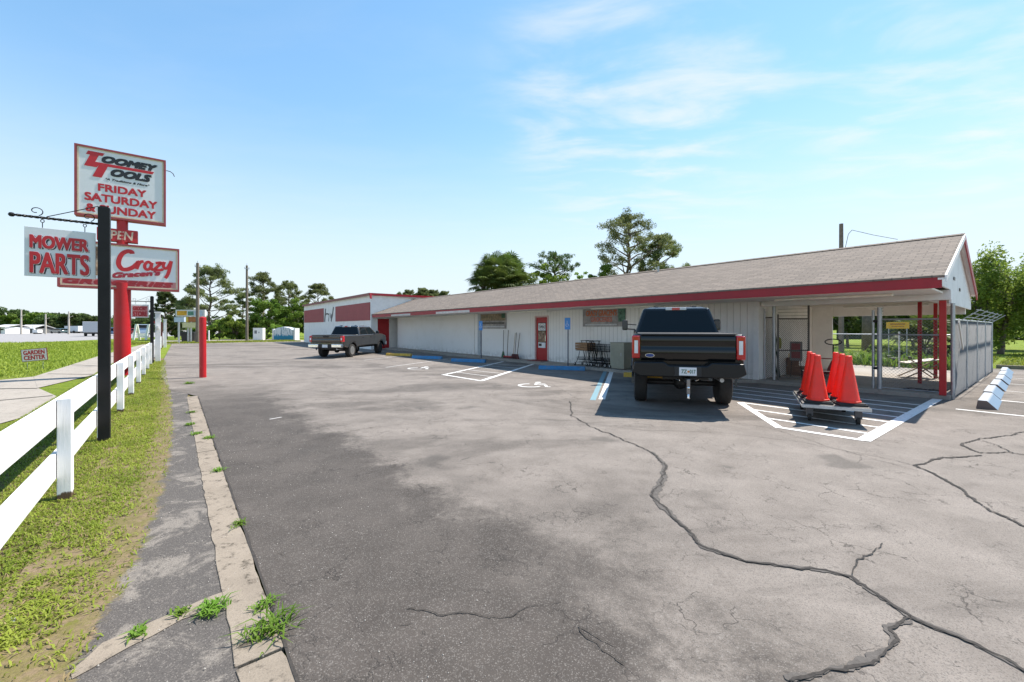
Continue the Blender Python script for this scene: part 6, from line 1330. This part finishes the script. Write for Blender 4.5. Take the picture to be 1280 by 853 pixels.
broad(at(386, 66), top_h(66, 384), k_(66, 34), 'low green tree against the far corner of the hall', 32, .88, 1.0, LEAF, .15, 40)
broad(at(295, 60), top_h(60, 396), k_(60, 34), 'light green bush left of the right utility pole', 33, .93, 1.0, LEAF_L, .13, 36, name='bush', cat='bush')
broad(at(274, 59), top_h(59, 402), k_(59, 28), 'light bush at the foot of the wide pine', 34, .95, 1.0, LEAF_L, .12, 30, name='bush', cat='bush')
broad(at(342, 57), top_h(57, 404), k_(57, 20), 'small bush between the utility box and the tank', 35, .95, 1.0, LEAF_L, .12, 24, name='bush', cat='bush')
broad(at(308, 64), top_h(64, 400), k_(64, 40), 'darker bush behind the right utility pole', 36, .95, 1.0, LEAF, .13, 36, name='bush', cat='bush')
broad(at(219, 66), top_h(66, 398), k_(66, 28), 'bush at the foot of the dark conifer', 37, .95, 1.0, LEAF_D, .13, 28, name='bush', cat='bush')
broad(at(250, 62), top_h(62, 407), k_(62, 26), 'low bush behind the black bin', 38, .95, 1.0, LEAF, .13, 24, name='bush', cat='bush')
# above the hall roof
a1 = pine(at(512, 95), top_h(95, 365), k_(95, 26), 'distant pine above the hall roof, leftmost of that row', 40, .5, .9, size=.22, group='pines above the hall roof')
for px_, yt, lab in ((528, 362.5, 'distant pine above the hall roof, tallest of that row'), (543, 365, 'distant pine above the hall roof, third of that row'), (556, 366.5, 'distant pine above the hall roof, right end of the row')): copy_tree(a1, at(px_, 97), px_, lab, scale=(1, 1, top_h(97, yt) / top_h(95, 365)))
# behind the shop roof
palm(at(618, 34), top_h(34, 321), 'fan palm behind the shop roof, middle of the palm clump', 50, 46, 1.75, 'fan palms behind the shop')
palm(at(638, 36), top_h(36, 323), 'fan palm behind the shop roof, right side of the clump', 51, 46, 1.75, 'fan palms behind the shop'); palm(at(608, 33), top_h(33, 338), 'lower fan palm behind the shop roof, left side of the clump', 52, 44, 1.5, 'fan palms behind the shop'); palm(at(650, 33), top_h(33, 341), 'lower fan palm behind the shop roof, right end of the clump', 53, 44, 1.5, 'fan palms behind the shop'); palm(at(630, 32.5), top_h(33, 340), 'lower fan palm at the front of the palm clump', 54, 40, 1.5, 'fan palms behind the shop')
broad(at(683, 36), top_h(36, 333), k_(36, 46), 'bright green tree behind the roof beside the palms', 55, .7, 1.0, LEAF_L, .10, 44)
pine(at(694, 37), top_h(37, 320), k_(37, 46), 'thin dark tree with open flat crown behind the bright green tree', 56, .72, .6, LEAF_D, .10, name='open_tree', airy=.8)
broad(at(724, 42), top_h(42, 338), k_(42, 26), 'sparse low tree between the palms and the tall pine', 57, .5, .35, LEAF_L, .10, 22, irregular=.4)
broad(at(758, 35), top_h(35, 330), k_(35, 38), 'dense green understory tree left of the tall pine', 58, .6, 1.0, LEAF, .10, 36)
pine(at(786.5, 37), top_h(37, 272), k_(37, 74), 'tallest pine with forked limbs rising behind the shop roof', 61, .50, 1.1, size=.11, airy=1.3)
pine(at(824, 38), top_h(38, 297), k_(38, 52), 'rounder pine right of the tallest pine behind the roof', 62, .50, 1.2, size=.11, airy=1.3)
broad(at(802, 40), top_h(40, 338), k_(40, 60), 'low foliage tree between the two big pines', 63, .6, .7, LEAF, .11, 34)
# right of the gable
broad(at(1250, 27), top_h(27, 318), k_(27, 92), 'large light green feathery tree right of the gable', 70, .82, .75, LEAF_L, .085, 105, droop=.5, irregular=.3, name='feathery_tree')
broad(at(1300, 31), top_h(31, 330), k_(31, 90), 'second feathery green tree at the right edge of the view', 71, .82, 1.0, LEAF_L, .09, 80, droop=.4, name='feathery_tree')
# through the carport
for i, (px_, Yd, yt, wpx, lm, lab) in enumerate(((1060, 36, 385, 70, LEAF_D, 'dark tree seen through the carport behind the utility pole'), (1100, 40, 380, 80, LEAF, 'green tree seen through the carport above the yellow notice'), (1142, 38, 384, 70, LEAF_D, 'dark tree seen through the carport between the red posts'), (1182, 33, 385, 70, LEAF, 'green tree seen past the front red carport post'), (1022, 42, 382, 70, LEAF, 'green tree seen through the left of the carport opening'))):
    broad(at(px_, Yd), top_h(Yd, yt) * 1.1, k_(Yd, wpx), lab, 80 + i, .62, .9, lm, .13, 44)
MB().tube(on_Y(1084, 30), on_Y(1084, 30) + Vector((0, 0, 3.6)), .33, .26, 14).solo('tree_stump', BARK, 'thick bare tree trunk standing in the yard grass beyond the carport', 'tree trunk', on_Y(1084, 30), smooth=True)
palm(at(1155, 19.5), 1.9, 'low spreading palm in the yard behind the red carport posts', 90, 40, 1.5)
for i, (px_, Yd, yt, wpx, lab) in enumerate(((1100, 24, 430, 26, 'leafy weed clump by the dark pallets in the yard'), (1118, 26, 432, 26, 'brownish low shrub behind the dark pallets'), (1040, 24, 438, 36, 'low weed clump left in the yard grass'), (1245, 62, 421, 26, 'low shrub at the far side of the right field'), (1262, 60, 422, 30, 'wider low shrub at the far side of the right field'), (1280, 58, 420, 30, 'low shrub at the right field edge nearest the picture edge'))):
    broad(at(px_, Yd), max(.5, top_h(Yd, yt)), k_(Yd, wpx), lab, 100 + i, .95, .6, LEAF_L if i < 3 else LEAF_D, .08 if i < 3 else .16, 18, name='shrub', cat='shrub')
yf2 = thing('field_fence', 'dark screened fence across the yard beyond the weeds', 'fence', on_Y(1110, 45), 0)
MB().box(-5.5, 7.5, -.03, .03, .4, 1.75).part('screen', mat('dark_screen', (.028, .04, .035), .8), yf2)
for x in range(-5, 8, 3): MB().tube((x, .06, 0), (x, .06, 1.9), .05, n=6).part('post', GALV, yf2)
# tree line beyond the road and round the horizon
rnd = random.Random(77)
P1_ = broad(at(12, 150), top_h(150, 386), 11, 'dark tree of the far tree line at the left edge', 200, .92, 1.0, LEAF_D, .38, 40, 'trees in the far tree line', irregular=.2)
tl_lab = ['beyond the road behind the dark shed roof', 'beyond the road behind the white ramp', 'beyond the road, bright topped, near the middle pole', 'beyond the road behind the teal car', 'beyond the road behind the white trailer', 'beyond the road behind the tan trailer', 'beyond the road above the box truck', 'beyond the road just left of the red pylon pole', 'beyond the road right of the red pylon pole', 'beyond the road behind the white swing frame']
P2_ = broad(at(24, 148), top_h(148, 391), 9, 'rounded green tree ' + tl_lab[0], 201, .92, 1.0, LEAF, .36, 36, 'trees in the far tree line')
for i, (px_, yt) in enumerate(((40, 392), (53, 389.5), (68, 393), (80, 391.5), (93, 392.5), (106, 391), (119, 394), (140, 398), (172, 398))):
    Yd = 140 + rnd.uniform(0, 25); src, h0 = ((P1_, top_h(150, 386)), (P2_, top_h(148, 391)))[i % 2]; sc = top_h(Yd, yt) / h0
    copy_tree(src, at(px_, Yd), rnd.uniform(0, 6), ('dark ' if i % 2 == 0 else 'green ') + 'tree ' + tl_lab[i + 1], scale=(sc * 1.15, sc * 1.15, sc))
# off to both sides, a few more for what lies beyond the frame and behind the buildings
for i in range(14):
    px_ = (-160, -110, -60, -20, 186, 196, 1215, 1225, 1340, 1420, 1520, 440, 470, 490)[i]; Yd = (150, 150, 155, 160, 170, 150, 70, 90, 60, 55, 60, 130, 120, 120)[i]; src = (P1_, P2_)[i % 2]
    o = copy_tree(src, at(px_, Yd), rnd.uniform(0, 6), ('dark' if i % 2 == 0 else 'green') + ' background tree ' + ('outside the left edge', 'farther outside the left edge', 'left of the shed at the left edge', 'behind the white shed', 'far right of the pale blue van', 'left of the dark conifer', 'behind the feathery tree', 'beyond the field shrubs', 'outside the right edge', 'farther outside the right edge', 'farthest outside the right edge', 'behind the hall roof left', 'behind the hall roof middle', 'behind the hall roof right')[i], scale=((.75,) * 3 if i > 5 and i < 11 else (.8,) * 3))
mb = MB(); rg2 = random.Random(3); n = 150; pts = []
# a far wood closing the horizon
cl = []
for i in range(330):
    a_ = math.radians(rg2.uniform(-75, 75)); d = rg2.uniform(330, 420); cl.append(((d * math.sin(a_), d * math.cos(a_), rg2.uniform(1.5, 6)), (9, 9, 4.5), 90))
em = thing('far_wood', 'far wood', 'wood', (0, 0, 0)); o = leaves('far_wood', cl, 1.2, LEAF_D, em, .6, 5); o.parent = None; del em['category']; bpy.data.objects.remove(em); o['kind'] = 'stuff'; o['label'] = 'dark green far wood closing the horizon'; o['category'] = 'wood'; o.name = 'far_wood'

# ------------------------------------------------------------------ grass and weeds
def blades(name, pts, L_, wd, m, seed, label=None, cat=None, kind=None, lean=.5, loc=None):
    rg = np.random.default_rng(seed); P = np.array(pts, float); n = len(P); a = rg.random(n) * 2 * PI; h = L_ * (.5 + rg.random(n) * .9); ln = lean * (.3 + rg.random(n) * 1.2)
    if P.shape[1] == 4: h = h * P[:, 3]; wd = wd * np.sqrt(P[:, 3])
    else: wd = np.full(n, wd)
    P = P[:, :3]; d = np.stack([np.cos(a), np.sin(a), np.zeros(n)], 1); s_ = np.stack([-np.sin(a), np.cos(a), np.zeros(n)], 1) * (wd * (.7 + .6 * rg.random(n)))[:, None]; z = np.array([0, 0, 1.0])
    m1 = P + d * (h * ln * .35)[:, None] + z * (h * .6)[:, None]; e = P + d * (h * ln)[:, None] + z * (h * (1 - ln * .35))[:, None]
    V = np.stack([P - s_ * .6, P + s_ * .6, m1 + s_, m1 - s_, e], 1).reshape(-1, 3)
    if loc is not None: V = V - np.array(loc)
    i0 = np.arange(n) * 5; F = np.stack([i0, i0 + 1, i0 + 2, i0 + 3], 1); T = np.stack([i0 + 3, i0 + 2, i0 + 4], 1)
    me = bpy.data.meshes.new(name); me.vertices.add(5 * n); me.vertices.foreach_set('co', V.ravel()); li = np.concatenate([F.ravel(), T.ravel()]); me.loops.add(len(li)); me.loops.foreach_set('vertex_index', li); me.polygons.add(2 * n)
    me.polygons.foreach_set('loop_start', np.concatenate([np.arange(n) * 4, 4 * n + np.arange(n) * 3])); me.polygons.foreach_set('loop_total', np.concatenate([np.full(n, 4), np.full(n, 3)])); me.update(); me.validate()
    o = bpy.data.objects.new(name, me); COL.objects.link(o); me.materials.append(m); o.location = loc if loc is not None else (0, 0, 0); tag(o, label, cat, None, kind); return o
rg = random.Random(12); G1, G2, G3 = [], [], []
def edge_t(s_):
    P = edge_pts(); r = P[-1][1]
    for q in range(len(P) - 1):
        if P[q][0] <= s_ <= P[q + 1][0]: r = P[q][1] + (P[q + 1][1] - P[q][1]) * (s_ - P[q][0]) / (P[q + 1][0] - P[q][0])
    return r - .02 + .05 * mnoise.noise(Vector((s_ * 3.7, 1.0, 3)))
tries = 0
while len(G1) < 150000 and tries < 900000:
    tries += 1; u_ = rg.random(); s_ = 1.2 + 26 * u_ ** 2.0; t_ = rg.uniform(-2.9 if s_ < 8 else -2.2, edge_t(s_) + .06)
    d = edge_t(s_) - t_; nv = mnoise.noise(Vector((s_ * 2.3, t_ * 2.3, 0))) + .6 * mnoise.noise(Vector((s_ * 8, t_ * 8, 4)))
    bare = .55 if s_ < 5 else .0
    if nv < -.25 - (.15 if s_ > 5 else -.05) and rg.random() < .85: continue
    if d < .18 + bare * .35 * (1 if s_ < 4.0 else .4) and rg.random() > max(0, d / .35) ** 1.5 + .10: continue
    p = S(s_, t_, -.022 if t_ < -.75 else -.006)
    if p.y < 1.0: continue
    sc = 1 + max(0, s_ - 6) * .06; (G2 if rg.random() < .10 else G1).append((p.x, p.y, p.z, sc))
blades('verge_grass', G1, .033, .0044, BLADE, 1, 'short yellow green grass on the verge by the kerb', 'grass', 'stuff', 1.2); blades('dry_grass', G2, .035, .0035, DRY, 2, 'dry straw blades among the verge grass', 'grass', 'stuff', 1.5)
G3 = []
for _ in range(45000):
    s_ = 10 + 60 * rg.random() ** 1.6; t_ = rg.uniform(-16, -3.6)
    p = S(s_, t_, -.035)
    if p.y < 1: continue
    qx, qy = 640 + FPX * p.x / p.y, HY + 866 / p.y
    if (qx < 62 and qy > 472) or t_ > -3.4 - .0 * s_ or (s_ < 26 and t_ > -4.6 and qy > 470 - (qx - 42) * .313 - 1): continue
    G3.append((p.x, p.y, p.z, 1 + s_ * .02))
blades('field_grass', G3, .085, .014, BLADE, 4, 'bright mown grass between the sidewalk and the road', 'grass', 'stuff', .8)
G4 = []
for _ in range(16000):
    s_ = rg.uniform(-12, 1.0) ; t_ = 27.6 + rg.random() ** 2 * 14; p = S(s_, t_, -.035); G4.append((p.x, p.y, p.z, 1.2))
for _ in range(16000):
    s_ = rg.uniform(1.2, 12); t_ = 23.4 + rg.random() ** 1.5 * 14; p = S(s_, t_, -.035); G4.append((p.x, p.y, p.z, 1.3))
for _ in range(12000):
    s_ = rg.uniform(55.5, 62); t_ = rg.uniform(-6, 12); p = S(s_, t_, -.03); G4.append((p.x, p.y, p.z, 1.6))
blades('yard_grass', G4, .11, .016, BLADE, 6, 'bright grass beyond the pavement edge and in the yard', 'grass', 'stuff', .8)
G5 = [(*S(rg.uniform(1.2, 12), 23.2 + rg.random() * 4, -.03), rg.uniform(.8, 3)) for _ in range(5000)]; blades('tall_weeds', G5, .22, .02, BLADE2, 8, 'taller weeds along the yard edge', 'weeds', 'stuff', .7)
weeds = [(338, 790, .115, 110, 'largest bright weed tuft growing in the near kerb joint'), (266, 763, .085, 90, 'low weed tuft on the concrete cross strip near the kerb'), (330, 757, .07, 50, 'small weed tuft where the cross strip meets the kerb'), (298, 657, .06, 45, 'small weed on the kerb above the cross strip'), (246, 543, .07, 70, 'weed tuft in the kerb joint, middle of a close group'), (262, 548, .07, 70, 'weed tuft in the kerb joint right of the close group'), (238, 531, .07, 80, 'spreading weed tuft left in the close group by the kerb'), (240, 516, .07, 60, 'weed tuft farthest up in the kerb group'), (272, 589, .06, 60, 'weed tuft in the kerb joint before the stained kerb length'), (228, 766, .05, 40, 'thin weed sprig halfway along the cross strip'), (170, 793, .05, 45, 'mossy green sprig at the verge end of the cross strip'), (236, 480, .12, 90, 'grass tuft at the kerb end beside the red bollard')]
for i, (px_, py_, L_, n_, lab) in enumerate(weeds):
    c = G(px_, py_, 0); sp_ = L_ * .45; P = [(c.x + rg.gauss(0, sp_), c.y + rg.gauss(0, sp_), .0) for _ in range(n_)]
    o = blades('weed_tuft', P, L_ * .62, .0048 if i < 4 else .006, BLADE2, 40 + i, lab, 'weed', None, 1.5, loc=(c.x, c.y, 0)); o['group'] = 'weeds growing along the kerb'
# grit and litter on the apron
mb = MB()
for _ in range(900):
    s_ = rg.uniform(1.0, 9); t_ = rg.uniform(-.5, 1.5) ; r = rg.uniform(.002, .005); p = S(s_, t_, .002)
    mb.add([(p.x + r * math.cos(q * PI / 2 + s_), p.y + r * math.sin(q * PI / 2 + s_), p.z) for q in range(4)] + [(p.x, p.y, p.z + r)], [(0, 1, 4), (1, 2, 4), (2, 3, 4), (3, 0, 4)])
mb.solo('loose_grit', mat('grit', (.42, .39, .35), .9), 'pale loose grit scattered on the pavement near the kerb', 'grit', kind='stuff')
p = G(12, 775); MB().bar(p + Vector((0, .02, 0)), p + Vector((.05, -.03, .004)), .018, .004).solo('paper_scrap', SIGNW, 'small white paper scrap in the grass at the lower left edge', 'litter', p)
# straps tying the front black post to the fence post
# far pavement edge on the right
a_, b_ = S(1.0, 26.7), S(-30, 27.6); MB().bar(a_ + Vector((0, 0, .03)), b_ + Vector((0, 0, .03)), .18, .16).solo('far_kerb', KERB, kind='structure')
